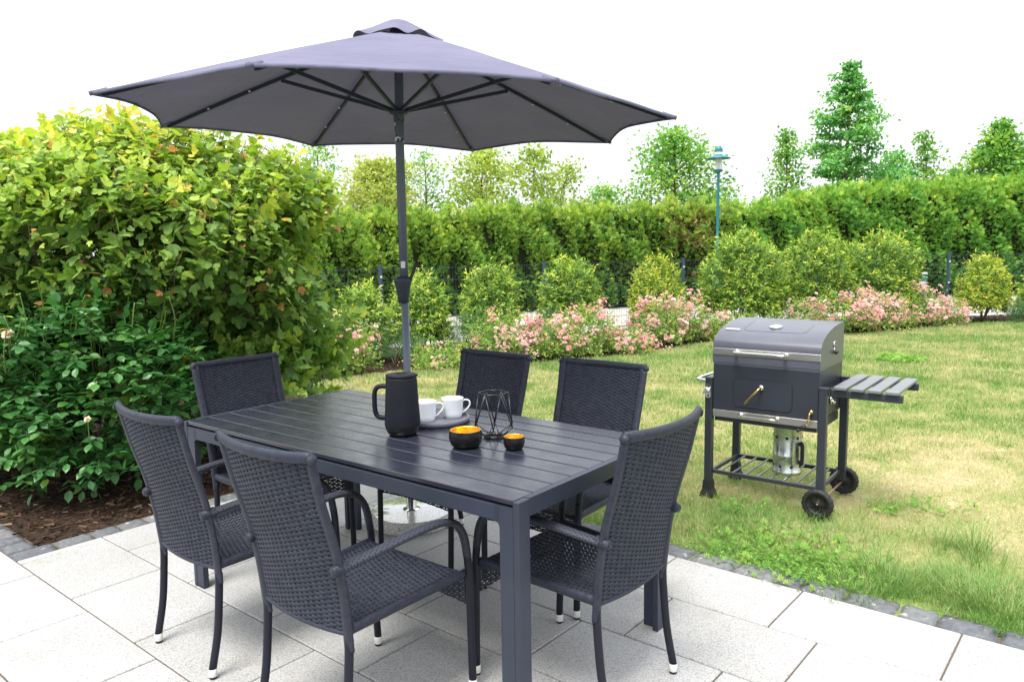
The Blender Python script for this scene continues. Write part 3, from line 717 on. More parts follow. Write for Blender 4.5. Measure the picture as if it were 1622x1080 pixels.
for k in range(6):
    b.tube([A[k], B_[k]], .0023, 5); b.tube([A[(k + 1) % 6], B_[k]], .0023, 5)
    b.tube([B_[k], C_[k]], .0021, 5); b.tube([B_[k], C_[(k + 1) % 6]], .0021, 5)
b.build('wires', M_WIRE, g)
b = MB(); b.lathe([(.034, 0), (.039, 0), (.040, .003), (.040, .010), (.037, .011), (.036, .006), (.034, .005)], 40); b.build('base_ring', M_WIRE, g)

# ------------------------------------------------------------------ parasol and its base
bx, by = -.553, 3.975
g = thing('granite_stand', 'round granite stand with a steel tube holding the parasol, seen under the table', 'parasol stand', (bx, by, 0))
b = MB(); b.lathe([(.216, .004), (.220, .010), (.220, .066), (.217, .0705)], 64); b.build('stone_rim', M_GRANR, g)
b = MB(); b.lathe([(.217, .0705), (.210, .0725), (0, .0725)], 64); b.build('stone_top', M_GRANB, g)
b = MB(); b.lathe([(.216, .004), (.20, 0), (0, 0)], 48); b.build('underside', M_RUB, g)
b = MB(); b.lathe([(.046, .0727), (.046, .0745), (.028, .0765), (.0265, .078), (.0265, .40), (.0245, .402), (.022, .402)], 40); b.tube([(.026, 0, .36), (.052, 0, .36)], .006, 10); b.lathe([(.0, .0), (.016, .0), (.018, .004), (.016, .009), (0, .010)], 16, (.055, 0, .352)); b.build('tube', M_CHROME, g)

PC = np.array([-.553, 3.965, 2.084]); PR, PA, PH = 1.365, 3.701, .445
nn = np.array([.031, -.022, 1.]); nn /= np.linalg.norm(nn); uu = np.array([1, 0, 0]) - nn * nn[0]; uu /= np.linalg.norm(uu); vv = np.cross(nn, uu)
g = thing('parasol', 'large slate grey parasol open over the table', 'parasol', (bx, by, 0))
base = np.array([bx, by, 0])
def cone(ang, r, z): return PC + (uu * math.cos(ang) + vv * math.sin(ang)) * r + nn * z - base
def ribz(s): return PH * (1 - s) + .012 * math.sin(pi * s)
b = MB(); NS, NT = 20, 16
for k in range(8):
    a0 = PA - k * pi / 4; vs = []
    for i in range(NS + 1):
        s = .13 + .87 * i / NS
        for q in range(NT + 1):
            f = q / NT; da = f * pi / 4; a = a0 - da; chord = math.cos(pi / 8) / math.cos(da - pi / 8)
            w = (4 * f * (1 - f)); r = PR * s * chord * (1 - .050 * w * s ** 3)
            z = ribz(s) + .050 * w * s ** 4 * PH - .022 * w * s * (1 - s) + .003 * math.sin(9 * f + k) * w * s
            z += .003 * math.sin(q * 2.4 + k * 1.3) * w * s ** 2 + (RN.uniform(-.001, .001) if 0 < q < NT else 0)
            vs.append(cone(a, r, z + .006))
    fs = [(i * (NT + 1) + q, (i + 1) * (NT + 1) + q, (i + 1) * (NT + 1) + q + 1, i * (NT + 1) + q + 1) for i in range(NS) for q in range(NT)]
    b.add(vs, fs)
can = b.build('canopy', M_CLOTH, g)
b = MB()                                        # hem and rib pockets
for k in range(8):
    a0 = PA - k * pi / 4; pts = []
    for q in range(13):
        f = q / 12; da = f * pi / 4; w = 4 * f * (1 - f)
        pts.append(cone(a0 - da, PR * math.cos(pi / 8) / math.cos(da - pi / 8) * (1 - .050 * w), ribz(1) + .050 * w * PH + .003 * math.sin(9 * f + k) * w + .003))
    b.tube(pts, [(.002, .008)] * 13, 6, ref=tuple(uu * math.cos(a0 - pi / 8) + vv * math.sin(a0 - pi / 8)))
    b.tube([cone(a0, PR * .955, ribz(.955) + .004), cone(a0, PR * .985, ribz(.985) + .003), cone(a0, PR * 1.004, ribz(1) + .002)], [(.020, .009), (.018, .010), (.012, .010)], 8, ref=(0, 0, 1) if False else tuple(np.cross(nn, uu * math.cos(a0) + vv * math.sin(a0))))
b.build('hem', M_CLOTH, can)
b = MB(); vs = []; NA = 96; RR = [0, .05, .10, .15, .185, .205, .222]     # wind vent with a rolling edge
for i, r in enumerate(RR):
    for q in range(NA):
        a = PA + 2 * pi * q / NA; ph = 8 * (2 * pi * q / NA)
        flap = max(0, (r - .12) / .10)
        z = PH + .082 - .50 * max(r - .02, 0) - .026 + flap ** 2 * .011 * math.sin(ph * 1.0 + .9 * math.sin(q * .31)) - .004 * flap
        vs.append(cone(a, r * (1 + .05 * flap * math.cos(ph)), z))
fs = [(i * NA + q, (i + 1) * NA + q, (i + 1) * NA + (q + 1) % NA, i * NA + (q + 1) % NA) for i in range(len(RR) - 1) for q in range(NA)]
b.add(vs, fs); b.build('vent_cap', M_CLOTH, can)
b = MB(); b.box(cone(PA - .07, PR * .93, ribz(.93) - .006), (.05, .018, .001), Matrix.Rotation(PA + pi / 2, 3, 'Z')); b.build('care_label', M_WHITE, can)
HUBZ = 2.135; OV = cone(0, 0, 0)
sl = .47
for k in range(8):
    a0 = PA - k * pi / 4; b = MB(); rad = uu * math.cos(a0) + vv * math.sin(a0)
    for s0, s1 in zip(np.linspace(.03, .97, 12)[:-1], np.linspace(.03, .97, 12)[1:]):
        b.bar(cone(a0, PR * s0, ribz(s0) - .012), cone(a0, PR * s1 + .001, ribz(s1) - .012), .012, .018, tuple(nn))
    rb = b.build('rib', M_ALU, g)
    b = MB(); e1 = cone(a0, PR * sl, ribz(sl) - .024); e0 = np.array([rad[0] * .035, rad[1] * .035, HUBZ + .012])
    b.bar(e0, e1, .011, .018, tuple(nn)); b.build('strut', M_ALU, rb)
    for s in (.60, .78):
        b = MB(); c = cone(a0 + .012 / s, PR * s, ribz(s) - .018); b.lathe([(0, -.004), (.006, -.003), (.006, .003), (0, .004)], 8, c); b.build('clip', M_WHITE, rb)
b = MB(); b.lathe([(.024, -.045), (.027, -.042), (.027, -.008), (.045, -.004), (.047, .004), (.045, .014), (.030, .018), (.024, .018)], 24, (0, 0, HUBZ)); b.build('runner', M_ALU, g)
b = MB(); b.lathe([(0, -.03), (.03, -.03), (.042, -.02), (.042, .012), (.02, .03), (0, .035)], 24, tuple(cone(0, 0, PH - .01))); b.build('top_hub', M_ALU, g)
b = MB(); b.tube([(0, 0, .08), (0, 0, 1.19)], .0195, 24); b.tube([(0, 0, 1.19), (0, 0, 2.0), tuple(cone(0, 0, PH - .05))], .0225, 24); b.build('pole', M_ALU2, g)
b = MB(); b.lathe([(.0231, -.05), (.0231, .045)], 24, (0, 0, 2.04))
def foil(nt, bb):
    o = coords(nt); c = ramp(nt, noise(nt, o, 45, 3), [(.47, (.05, .06, .08)), (.53, (.62, .66, .68))], 'CONSTANT'); nt.links.new(c, bb.inputs['Base Color'])
b.build('worn_sticker', mat('worn_foil_sticker', rough=.25, spec=.6, build=foil), g)
b = MB(); b.box((0, -.0232, 1.375), (.022, .002, .034)); b.build('small_label', M_CAP, g)
b = MB(); zc = 1.245                            # crank housing: a tapering rounded block
vs = []; prof = [(.022, .020, -.068), (.026, .024, -.064), (.030, .027, -.03), (.038, .033, .015), (.046, .038, .045), (.044, .036, .058), (.036, .030, .068), (.024, .023, .071)]
for (a_, c_, z) in prof:
    for q in range(28):
        t_ = 2 * pi * q / 28; cc_, ss_ = math.cos(t_), math.sin(t_); k_ = (abs(cc_) ** 2.6 + abs(ss_) ** 2.6) ** (-1 / 2.6); vs.append((a_ * cc_ * k_ - .006, c_ * ss_ * k_ - .004, zc + z))
b.add(vs, [(i * 28 + q, i * 28 + (q + 1) % 28, (i + 1) * 28 + (q + 1) % 28, (i + 1) * 28 + q) for i in range(7) for q in range(28)])
hs = b.build('crank_housing', M_ALU, g)
b = MB(); b.bar((.034, -.02, zc + .052), (.064, -.022, zc + .128), .016, .012, (0, 1, 0), .003); b.tube([(.062, -.024, zc + .124), (.090, -.030, zc + .122)], [.008, .0105], 12); b.build('crank_handle', M_RUB, hs)
for x_, z_ in ((.004, .052), (.010, -.020)): b = MB(); b.tube([(x_, -.030 - .006 * (z_ > 0), zc + z_), (x_, -.0385, zc + z_)], .0035, 10); b.build('screw', M_DARK, hs)

# ------------------------------------------------------------------ charcoal grill
bw, bd, zt, zb, lwx, lyy = .294, .221, .788, .48, .316, .213
g = thing('charcoal_grill', 'charcoal grill trolley with a domed lid, side shelf and two wheels on the lawn', 'grill', (1.519, 4.333, -.008), -.6575)
b = MB(); b.box((0, 0, (zt + zb) / 2 + .018), (2 * bw, 2 * bd, zt - zb - .036), None, .004); b.box((0, .0, zb + .0), (2 * bw - .02, 2 * bd - .02, .05)); bd_o = b.build('firebox', M_ENAM, g)
b = MB(); b.box((0, -bd - .001, zb + .021), (2 * bw - .004, .004, .040), None, .001); b.build('ash_tray_strip', M_STEEL, bd_o)
def pull(x0, x1, y, z, out, name, par, m=M_CHROME, r=.0075):
    b = MB(); b.tube(smooth([(x0, y, z), (x0, y - out * .6, z), (x0 + .012, y - out, z), ((x0 + x1) / 2, y - out, z), (x1 - .012, y - out, z), (x1, y - out * .6, z), (x1, y, z)], 5), r, 10)
    for x in (x0, x1): b.tube([(x, y, z), (x, y - .006, z)], r * 1.8, 12)
    return b.build(name, m, par)
pull(-.125, .078, -bd - .003, zb + .026, .042, 'handle', bd_o)
# lid
sec = [(-bd, .796), (-bd, .892)] + [(-bd + 2 * bd * (1 - math.cos(a)), .892 + .124 * math.sin(a)) for a in np.linspace(.10, pi / 2, 16)] + [(bd, .796)]
b = MB(); k = len(sec)
vs = [(-bw - .003, y, z) for y, z in sec] + [(bw + .003, y, z) for y, z in sec]
b.add(vs, [(i, i + 1, k + i + 1, k + i) for i in range(k - 1)], True)
b.add([(-bw - .003, y, z) for y, z in sec], [tuple(range(k))], False); b.add([(bw + .003, y, z) for y, z in sec], [tuple(range(k))[::-1]], False)
b.box((0, 0, .793), (2 * bw + .002, 2 * bd - .004, .012)); lid = b.build('lid', M_ENAM_LID, g)
bpy.context.view_layer.update()
m_ = lid.modifiers.new('edge', 'EDGE_SPLIT'); m_.split_angle = .5
b = MB(); b.box((0, -bd - .0015, .858), (2 * bw + .008, .004, .038), None, .001); b.build('trim_strip', M_STEEL, lid)
pull(-.155, .115, -bd - .003, .862, .050, 'handle', lid, r=.009)
def onlid(th_): y = -bd + 2 * bd * (1 - math.cos(th_)); z = .892 + .124 * math.sin(th_); ty, tz = 2 * bd * math.sin(th_), .124 * math.cos(th_); q = Vector((0, ty, tz)).normalized(); return y, z, q, Vector((1, 0, 0)).cross(q)
y, z, q, nrm_ = onlid(.92); Rm = Matrix((Vector((1, 0, 0)), q, nrm_)).transposed()
b = MB(); pts = [(.034, .0), (.036, .006), (.034, .010), (0, .011)]; vs = []
b2 = MB(); b2.lathe(pts, 32); b2.v = [tuple(Rm @ Vector(v) + Vector((.0, y, z))) for v in b2.v]; b2.build('thermometer', M_CHROME, lid)
y, z, q, nrm_ = onlid(.72); Rm = Matrix((Vector((1, 0, 0)), q, nrm_)).transposed()
b = MB(); b.box(Vector((-.225, y, z)) + nrm_ * .002, (.085, .024, .003), Rm, .001); b.build('name_plate', M_CHROME, lid)
b = MB(); pp = []                               # pressed outline on the lid
for x, t_ in [(-.165, 1.25)] + [(-.165 + .04 * (1 - math.cos(a)), .80 - .10 * math.sin(a)) for a in np.linspace(0, pi / 2, 6)] + [(.145 + .04 * math.sin(a), .70 + .10 * (1 - math.cos(a))) for a in np.linspace(0, pi / 2, 6)] + [(.185, 1.25)]:
    pp.append((x, t_))
P3 = []
for (x0, t0), (x1, t1) in zip(pp[:-1], pp[1:]):
    for f in np.linspace(0, 1, 5)[:-1]: yy, zz, q, n_ = onlid(t0 + (t1 - t0) * f); P3.append(Vector((x0 + (x1 - x0) * f, yy, zz)) + n_ * .0004)
b.tube(P3, .0014, 6); b.build('pressed_line', M_ENAM_LID, lid)
b = MB()                                        # damper on the right flank
for dz in (.0, -.028): b.tube([(bw + .003, .03, .905 + dz), (bw + .007, .03, .905 + dz)], .020 - .004 * (dz < 0), 24)
dm = b.build('damper', M_CHROME, lid)
b = MB()
for k in range(4): a = k * pi / 2 + .5; b.tube([(bw + .0072, .03 + .010 * math.cos(a), .905 + .010 * math.sin(a)), (bw + .0080, .03 + .010 * math.cos(a), .905 + .010 * math.sin(a))], .0045, 8)
b.tube([(bw + .006, .03, .868), (bw + .022, .028, .858)], [.010, .012], 12); b.build('knob', M_DARK, dm)
# coal door in the front
def rrect(x0, x1, z0, z1, r, n=6):
    o = []
    for cx_, cz_, a0 in ((x1 - r, z1 - r, 0), (x0 + r, z1 - r, pi / 2), (x0 + r, z0 + r, pi), (x1 - r, z0 + r, 1.5 * pi)):
        o += [(cx_ + r * math.cos(a0 + k / n * pi / 2), cz_ + r * math.sin(a0 + k / n * pi / 2)) for k in range(n + 1)]
    return o
b = MB(); b.prism([(x, -bd + .0005, z) for x, z in rrect(-.176, .158, .547, .716, .03)], (0, -1, 0), .0015); gap = b.build('door_gap', M_DARK, bd_o)
b = MB(); b.prism([(x, -bd - .0009, z) for x, z in rrect(-.172, .154, .551, .712, .027)], (0, -1, 0), .0025); dr = b.build('door', M_ENAM, bd_o)
b = MB(); b.tube([(-.012, -bd - .003, .672), (-.012, -bd - .012, .672)], .014, 16); b.build('rosette', M_CHROME, dr)
b = MB(); hd = smooth([(-.012, -bd - .01, .672), (-.016, -bd - .035, .668), (-.034, -bd - .045, .645), (-.092, -bd - .045, .578)], 6); b.tube(hd, .006, 10); dh = b.build('handle', M_BRASS, dr)
b = MB()
for sgn in (-1, 1): b.tube(smooth([(-.034, -bd - .045, .645), (-.063 + .016 * sgn, -bd - .050 - .010 * sgn, .611 + .013 * sgn), (-.092, -bd - .045, .578)], 6), .0022, 6)
b.build('spring_grip', M_DARK, dh)
b = MB(); b.tube([(.258, -bd, .566), (.258, -bd - .008, .566)], .011, 14); b.tube(smooth([(.258, -bd - .006, .566), (.258, -bd - .030, .563), (.255, -bd - .034, .545), (.252, -bd - .034, .508), (.240, -bd - .038, .497)], 5), .0055, 10)
ck = b.build('grate_crank', M_BRASS, bd_o)
b = MB()
for sgn in (-1, 1): b.tube(smooth([(.246, -bd - .038, .500), (.228, -bd - .050 - .008 * sgn, .488 + .010 * sgn), (.210, -bd - .056, .474)], 6), .0024, 6)
b.tube([(.214, -bd - .052, .476), (.204, -bd - .06, .468)], .009, 10); b.build('grip', M_DARK, ck)
b = MB(); b.tube([(bw, .0, .60), (bw + .012, 0, .60)], .022, 20); b.tube([(bw + .010, -.004, .595), (bw + .026, -.008, .588)], .010, 12); b.build('side_damper', M_CHROME, bd_o)
for y_, z_ in ((-.2, .768), (.2, .768), (.05, .52), (.17, .52)): b = MB(); b.tube([(bw - .001, y_, z_), (bw + .002, y_, z_)], .005, 8); b.build('bolt', M_DARK, bd_o)
# legs, feet, wheels
for sx in (-1, 1):
    for sy in (-1, 1):
        b = MB(); b.box((sx * lwx, sy * lyy, (.70 + .055) / 2 + (0 if sx < 0 else .02)), (.042, .042, .70 - .055 - (0 if sx < 0 else .04)), None, .004); b.box((sx * lwx, sy * lyy, .701 + .0), (.046, .046, .006), None, .002)
        b.box((sx * (lwx - .02), sy * (lyy - .012), .64), (.02, .03, .06))
        lg = b.build('leg', M_ENAM, g)
        if sx < 0:
            b = MB(); fp = [(.0235, .095), (.0245, .090), (.027, .045), (.036, .018), (.039, .0)]; vs = []
            for r_, z_ in fp:
                for q in range(4): vs.append((sx * lwx + r_ * (1, -1, -1, 1)[q], sy * lyy + r_ * (1, 1, -1, -1)[q], z_))
            b.add(vs, [(i * 4 + q, i * 4 + (q + 1) % 4, (i + 1) * 4 + (q + 1) % 4, (i + 1) * 4 + q) for i in range(4) for q in range(4)] + [(16, 17, 18, 19)], False); b.build('foot', M_RUB, lg)
WRAD = .083
for sy in (-1, 1):
    w = MB(); c = (lwx, sy * (lyy + .046), WRAD)
    prof = [(.058, -.019), (.060, -.021), (.072, -.021), (.080, -.016), (.083, -.006), (.083, .006), (.080, .016), (.072, .021), (.060, .021), (.058, .019)]
    vs = []; NW = 72
    for r_, y_ in prof:
        for q in range(NW):
            a = 2 * pi * q / NW; rr = r_ - (.0028 if (q // 2) % 2 and r_ > .078 else 0); vs.append((c[0] + rr * math.cos(a), c[1] + y_, c[2] + rr * math.sin(a)))
    w.add(vs, [(i * NW + q, (i + 1) * NW + q, (i + 1) * NW + (q + 1) % NW, i * NW + (q + 1) % NW) for i in range(len(prof) - 1) for q in range(NW)])
    wh = w.build('wheel', M_RUB, g)
    h = MB(); vs = []; pr = [(0, -.010), (.012, -.012), (.016, -.006), (.040, -.002), (.052, -.008), (.059, -.016), (.059, .016), (.052, .008), (.040, .002), (0, .01)]
    for r_, y_ in pr:
        for q in range(40): a = 2 * pi * q / 40; vs.append((c[0] + r_ * math.cos(a), c[1] + y_, c[2] + r_ * math.sin(a)))
    h.add(vs, [(i * 40 + q, (i + 1) * 40 + q, (i + 1) * 40 + (q + 1) % 40, i * 40 + (q + 1) % 40) for i in range(len(pr) - 1) for q in range(40)])
    for k in range(7): a = 2 * pi * k / 7; h.bar((c[0] + .016 * math.cos(a), c[1] + sy * .006, c[2] + .016 * math.sin(a)), (c[0] + .054 * math.cos(a), c[1] + sy * .008, c[2] + .054 * math.sin(a)), .004, .008, (0, 1, 0))
    h.build('hub', M_DARK, wh)
b = MB(); b.tube([(lwx, -lyy - .06, WRAD), (lwx, lyy + .06, WRAD)], .005, 10); b.build('axle', mat('rusty_rod', (.33, .22, .15), .5, .6), g)
# lower rack
b = MB(); zr = .148
for sy in (-1, 1): b.box((0, sy * (lyy - .012), zr), (2 * lwx - .044, .016, .022), None, .002)
for sx in (-1, 1): b.box((sx * (lwx - .012), 0, zr), (.016, 2 * lyy - .042, .022), None, .002)
rk = b.build('rack', M_ENAM, g)
M_RACK = mat('grey_rack_bar', (.16, .17, .18), .4, .4)
for k in range(8): b = MB(); x = -.25 + k * .0715; b.bar((x, -lyy + .02, zr + .006), (x, lyy - .02, zr + .006), .010, .006); b.build('rack_bar', M_RACK, rk)
# side shelf on the right, steel rail and bottle opener on the left
b = MB()
for y_ in (-.165, .245): b.box((.345 + .33 / 2 + .005, y_, .672), (.345, .030, .040), None, .003)
b.box((.338, .04, .672), (.02, .38, .038), None, .002)
sh = b.build('shelf_frame', M_ENAM, g)
for k in range(4):
    b = MB(); b.box((.392 + k * .083, .045, .702), (.062, .485, .018), None, .003); b.build('shelf_slat', mat('shelf_slat_grey', rough=.42, spec=.5, build=powder((.15, .16, .175), 400)) if k == 0 else bpy.data.materials['shelf_slat_grey'], sh)
b = MB(); b.tube(smooth([(-lwx - .015, -lyy + .03, .672), (-lwx - .07, -lyy + .03, .676), (-lwx - .095, -lyy + .06, .678), (-lwx - .098, 0, .679), (-lwx - .095, lyy - .06, .678), (-lwx - .07, lyy - .03, .676), (-lwx - .015, lyy - .03, .672)], 5), .011, 12); b.build('side_rail', M_CHROME, g)
b = MB(); b.prism([(-lwx + x, -lyy - .0215, z) for x, z in rrect(-.016, .016, .585, .668, .0155)], (0, -1, 0), .003); b.prism([(-lwx - .018, -lyy - .0245, .640), (-lwx + .014, -lyy - .0245, .644), (-lwx + .016, -lyy - .05, .622), (-lwx - .022, -lyy - .05, .612)], (0, 0, 1), .006)
op = b.build('bottle_opener', M_CHROME, g)
for z_ in (.655, .598): b = MB(); b.tube([(-lwx, -lyy - .0245, z_), (-lwx, -lyy - .027, z_)], .0055, 10); b.build('screw', M_DARK, op)
# chimney starter standing on the rack
cpos = Vector((1.519, 4.333, -.008)) + Matrix.Rotation(-.6575, 3, 'Z') @ Vector((.075, -.02, zr + .010))
g2 = thing('chimney_starter', 'galvanised chimney starter with a black handle, standing on the grill rack', 'chimney starter', tuple(cpos), -.6575)
b = MB(); b.lathe([(.075, .0), (.080, .002), (.080, .018), (.0785, .020), (.0785, .105), (.0800, .107), (.0800, .112), (.0785, .114), (.0785, .268), (.081, .272), (.0785, .275), (.076, .27), (.076, .02)], 48); cy = b.build('cylinder', M_GALV, g2)
b = MB()
for k in range(16): a = k * pi / 4 + (.25 if k < 8 else .6); zz = .215 if k < 8 else .05; d = Vector((math.cos(a), math.sin(a), 0)); b = MB(); b.tube([d * .0775 + Vector((0, 0, zz)), d * .0800 + Vector((0, 0, zz))], .009, 12); b.build('air_hole', M_DARK, cy)
b = MB(); dd = Vector((math.cos(-.62), math.sin(-.62), 0)); sd = Vector((-dd.y, dd.x, 0)); c = dd * .1
b.prism([tuple(dd * x + sd * y + Vector((0, 0, .075))) for x, y in ((.079, -.012), (.104, -.046), (.106, -.046), (.106, .046), (.104, .046), (.079, .012))], (0, 0, 1), .125); b.build('heat_shield', M_GALV, g2)
b = MB(); b.tube(smooth([tuple(dd * .108 + Vector((0, 0, .19))), tuple(dd * .122 + Vector((0, 0, .192))), tuple(dd * .128 + Vector((0, 0, .175))), tuple(dd * .128 + Vector((0, 0, .10))), tuple(dd * .122 + Vector((0, 0, .082))), tuple(dd * .108 + Vector((0, 0, .084)))], 5), [(.009, .013)] * 26, 10, ref=tuple(sd)); b.build('handle', M_RUB, g2)

# ------------------------------------------------------------------ plants
def lump(d, ph, k=1.):                    # uneven outline of a crown, by direction
    return 1 + k * (.10 * np.sin(3.1 * d[:, 0] * 2 + ph) * np.cos(2.7 * d[:, 2] * 2 + ph * 1.7) + .09 * np.sin(5.3 * d[:, 1] + 2.1 * ph + 4 * d[:, 2]) + .06 * np.sin(9 * d[:, 0] + 7 * d[:, 2] + ph))
def shoots(fm, T, N, per, c, rad, ph, size, rf, inner=.5, droop=-.25, upw=.7, wid=1., zmin=None, tipc=.25, k=1., rough=.16, length=.11, mound=False):
    d = rdir(N); d[:, 2] = np.abs(d[:, 2]) * (1.75 if mound else 1.25) - (.95 if mound else .55); d = unit(d)
    if mound: ng = d[:, 2] < 0; f_ = np.sqrt(np.maximum(1 - np.abs(d[:, 2]) ** 4, .05) / np.maximum(1 - d[:, 2] ** 2, .05)); d[ng, :2] *= np.minimum(f_, 1.6)[ng, None]
    r = lump(d, ph, k) * (inner + (1 - inner) * NR.random(N) ** .45); P0 = c + d * r[:, None] * rad
    if zmin is not None: P0[:, 2] = np.maximum(P0[:, 2], zmin + .05 * NR.random(N))
    ax = unit(d * [1, 1, .6] + UPV * upw + rough * 2 * NR.normal(size=(N, 3)))
    base = rf(N)
    for q in range(per):
        f = q / max(per - 1, 1); a = q * 2.4 + NR.random(N) * 1.2
        s1 = unit(np.cross(ax, rdir(N))); s2 = np.cross(ax, s1); rad_ = np.cos(a)[:, None] * s1 + np.sin(a)[:, None] * s2
        D = unit(rad_ * (1.0 - .45 * f) + ax * (.25 + .75 * f) + UPV * droop * (1 - .4 * f))
        fm.add(T, P0 + ax * (f * length * NR.uniform(.7, 1.2, N))[:, None], D, ax + .3 * NR.normal(size=(N, 3)), size * NR.uniform(.7, 1.15, N), base + tipc * f + NR.normal(0, .07, N), wid=wid)
def stems(n, c, rad, h, r0=.012, m=M_BARK, spread=.8, parent=None, name='branches', z0=0.):
    b = MB()
    for i in range(n):
        a = RN.uniform(0, 2 * pi); q = RN.uniform(.05, .18); x0 = np.array([c[0] + math.cos(a) * q * rad[0] * .6, c[1] + math.sin(a) * q * rad[1] * .6, z0])
        e = np.array([c[0] + math.cos(a) * rad[0] * spread * RN.uniform(.3, 1), c[1] + math.sin(a) * rad[1] * spread * RN.uniform(.3, 1), h * RN.uniform(.55, .95)])
        mid = (x0 + e) / 2 + np.array([RN.uniform(-.06, .06), RN.uniform(-.06, .06), .12 * h])
        p = smooth([x0, mid, e], 4); b.tube(p, [np.interp(k / (len(p) - 1), [0, 1], [r0, r0 * .3]) for k in range(len(p))], 5)
    return b.build(name, m, parent)

def local(o, p): return np.array(p) - np.array(o)

# the big leafy shrub on the left
vc = np.array([-2.80, 5.75, 0])
g = thing('viburnum_shrub', 'tall wide spreading shrub with lobed yellow green leaves, on the left behind the rose bush', 'shrub', tuple(vc))
fm = FM(); C = np.array([0, 0, 1.42]); RD = np.array([1.33, 1.10, .86])
tips = []
for layer, N, inn in ((0, 2900, .80), (1, 1700, .40)):
    d = rdir(N); d[:, 2] = np.where(d[:, 2] < -.55, -d[:, 2] * .5, d[:, 2]); d = unit(d)
    r = lump(d, 2.3, .8) * (inn + (1 - inn) * NR.random(N) ** .6)
    # lower right skirt hangs over the lawn
    P0 = C + d * r[:, None] * RD
    P0[:, 2] = np.maximum(P0[:, 2], .34 + .35 * NR.random(N))
    ax = unit(d * [1, 1, .5] + UPV * .75 + .35 * NR.normal(size=(N, 3)))
    topn = np.clip((P0[:, 2] - 1.1) / 1.4, 0, 1)                        # new growth at the top is yellower
    base = np.clip(.14 + .42 * topn + NR.normal(0, .14, N), 0, .82)
    tips.append((P0, ax))
    for q in range(6):
        f = q / 5; a = q * 1.57 + (q // 2) * .3 + NR.random(N)
        s1 = unit(np.cross(ax, rdir(N))); s2 = np.cross(ax, s1); rr = np.cos(a)[:, None] * s1 + np.sin(a)[:, None] * s2
        D = unit(rr + ax * .25 + UPV * (-.25 + .3 * f)); Pq = P0 + ax * (f * .17)[..., None] if np.ndim(f) else P0 + ax * f * .17
        keep = NR.random(N) < .86
        rn = base + .13 * f + NR.normal(0, .08, N); rn = np.where(NR.random(N) < .022 + .025 * topn, NR.uniform(.9, 1, N), rn)
        fm.add(T_LOBE, (Pq + rr * .035)[keep], D[keep], (UPV + .45 * NR.normal(size=(N, 3)) + rr * .3)[keep], (NR.gamma(9, .0072, N) * (1 - .2 * f))[keep], rn[keep], wid=.95)
for k in range(45):                      # loose sprigs standing out of the outline
    a = RN.uniform(0, pi); e_ = RN.uniform(.25, 1.35); dv = np.array([[math.cos(a) * math.cos(e_), -abs(math.sin(a)) * math.cos(e_) * RN.choice((1, 1, -1)), math.sin(e_)]])
    pc = C + dv[0] * RD * float(lump(dv, 2.3, .8)[0]) * 1.02
    shoots(fm, T_LOBE, 2, 7, pc, np.array([.07, .07, .06]), k, .062, lambda n_: np.full(n_, .62 if e_ > .7 else .4), droop=-.2, upw=1.3, wid=.95, tipc=.25, length=.18)
for cx, cy, cz_, rx, ry, rz_, n in ((.85, -.15, .62, .55, .45, .36, 260), (1.05, .25, .75, .45, .5, .4, 200), (.25, -.45, .6, .6, .4, .4, 220), (-.5, -.3, .6, .7, .5, .4, 200), (.5, .6, .5, .8, .3, .5, 240)):
    shoots(fm, T_LOBE, n, 6, np.array([cx, cy, cz_]), np.array([rx, ry, rz_]), cx * 3, .072, lambda k: np.clip(NR.normal(.18, .14, k), 0, .8), inner=.3, droop=-.25, upw=.7, wid=.95, zmin=.12, tipc=.15, length=.15)
fm.build('foliage', M_VIB, g)
b = MB()
for i in range(22):
    a = RN.uniform(0, 2 * pi); x0 = np.array([math.cos(a) * RN.uniform(.05, .35), math.sin(a) * RN.uniform(.05, .25), 0])
    e = np.array([math.cos(a) * RN.uniform(.4, 1.3), math.sin(a) * RN.uniform(.3, .9), RN.uniform(1.3, 1.95)])
    p = smooth([x0, x0 * .5 + e * .5 * np.array([.75, .75, .8]) + np.array([0, 0, .1]), e * np.array([.85, .85, .85]), e], 5); r0 = RN.uniform(.012, .024)
    b.tube(p, [np.interp(k / (len(p) - 1), [0, 1], [r0, .004]) for k in range(len(p))], 6)
    for w in range(5):
        s_ = p[RN.randrange(5, len(p) - 2)]; t_ = s_ + np.array([RN.uniform(-.5, .5), RN.uniform(-.5, .4), RN.uniform(-.1, .25)])
        pp = smooth([s_, (s_ + t_) / 2 + np.array([0, 0, .06]), t_], 4); b.tube(pp, [np.interp(k / (len(pp) - 1), [0, 1], [.009, .003]) for k in range(len(pp))], 5)
P0, ax = tips[0]
for i in range(0, len(P0), 2): b.tube([P0[i] - ax[i] * .22 - (P0[i] - C) * .10, P0[i] - ax[i] * .05, P0[i] + ax[i] * .15], [.004, .003, .002], 4)
b.build('branches', M_BARK, g)

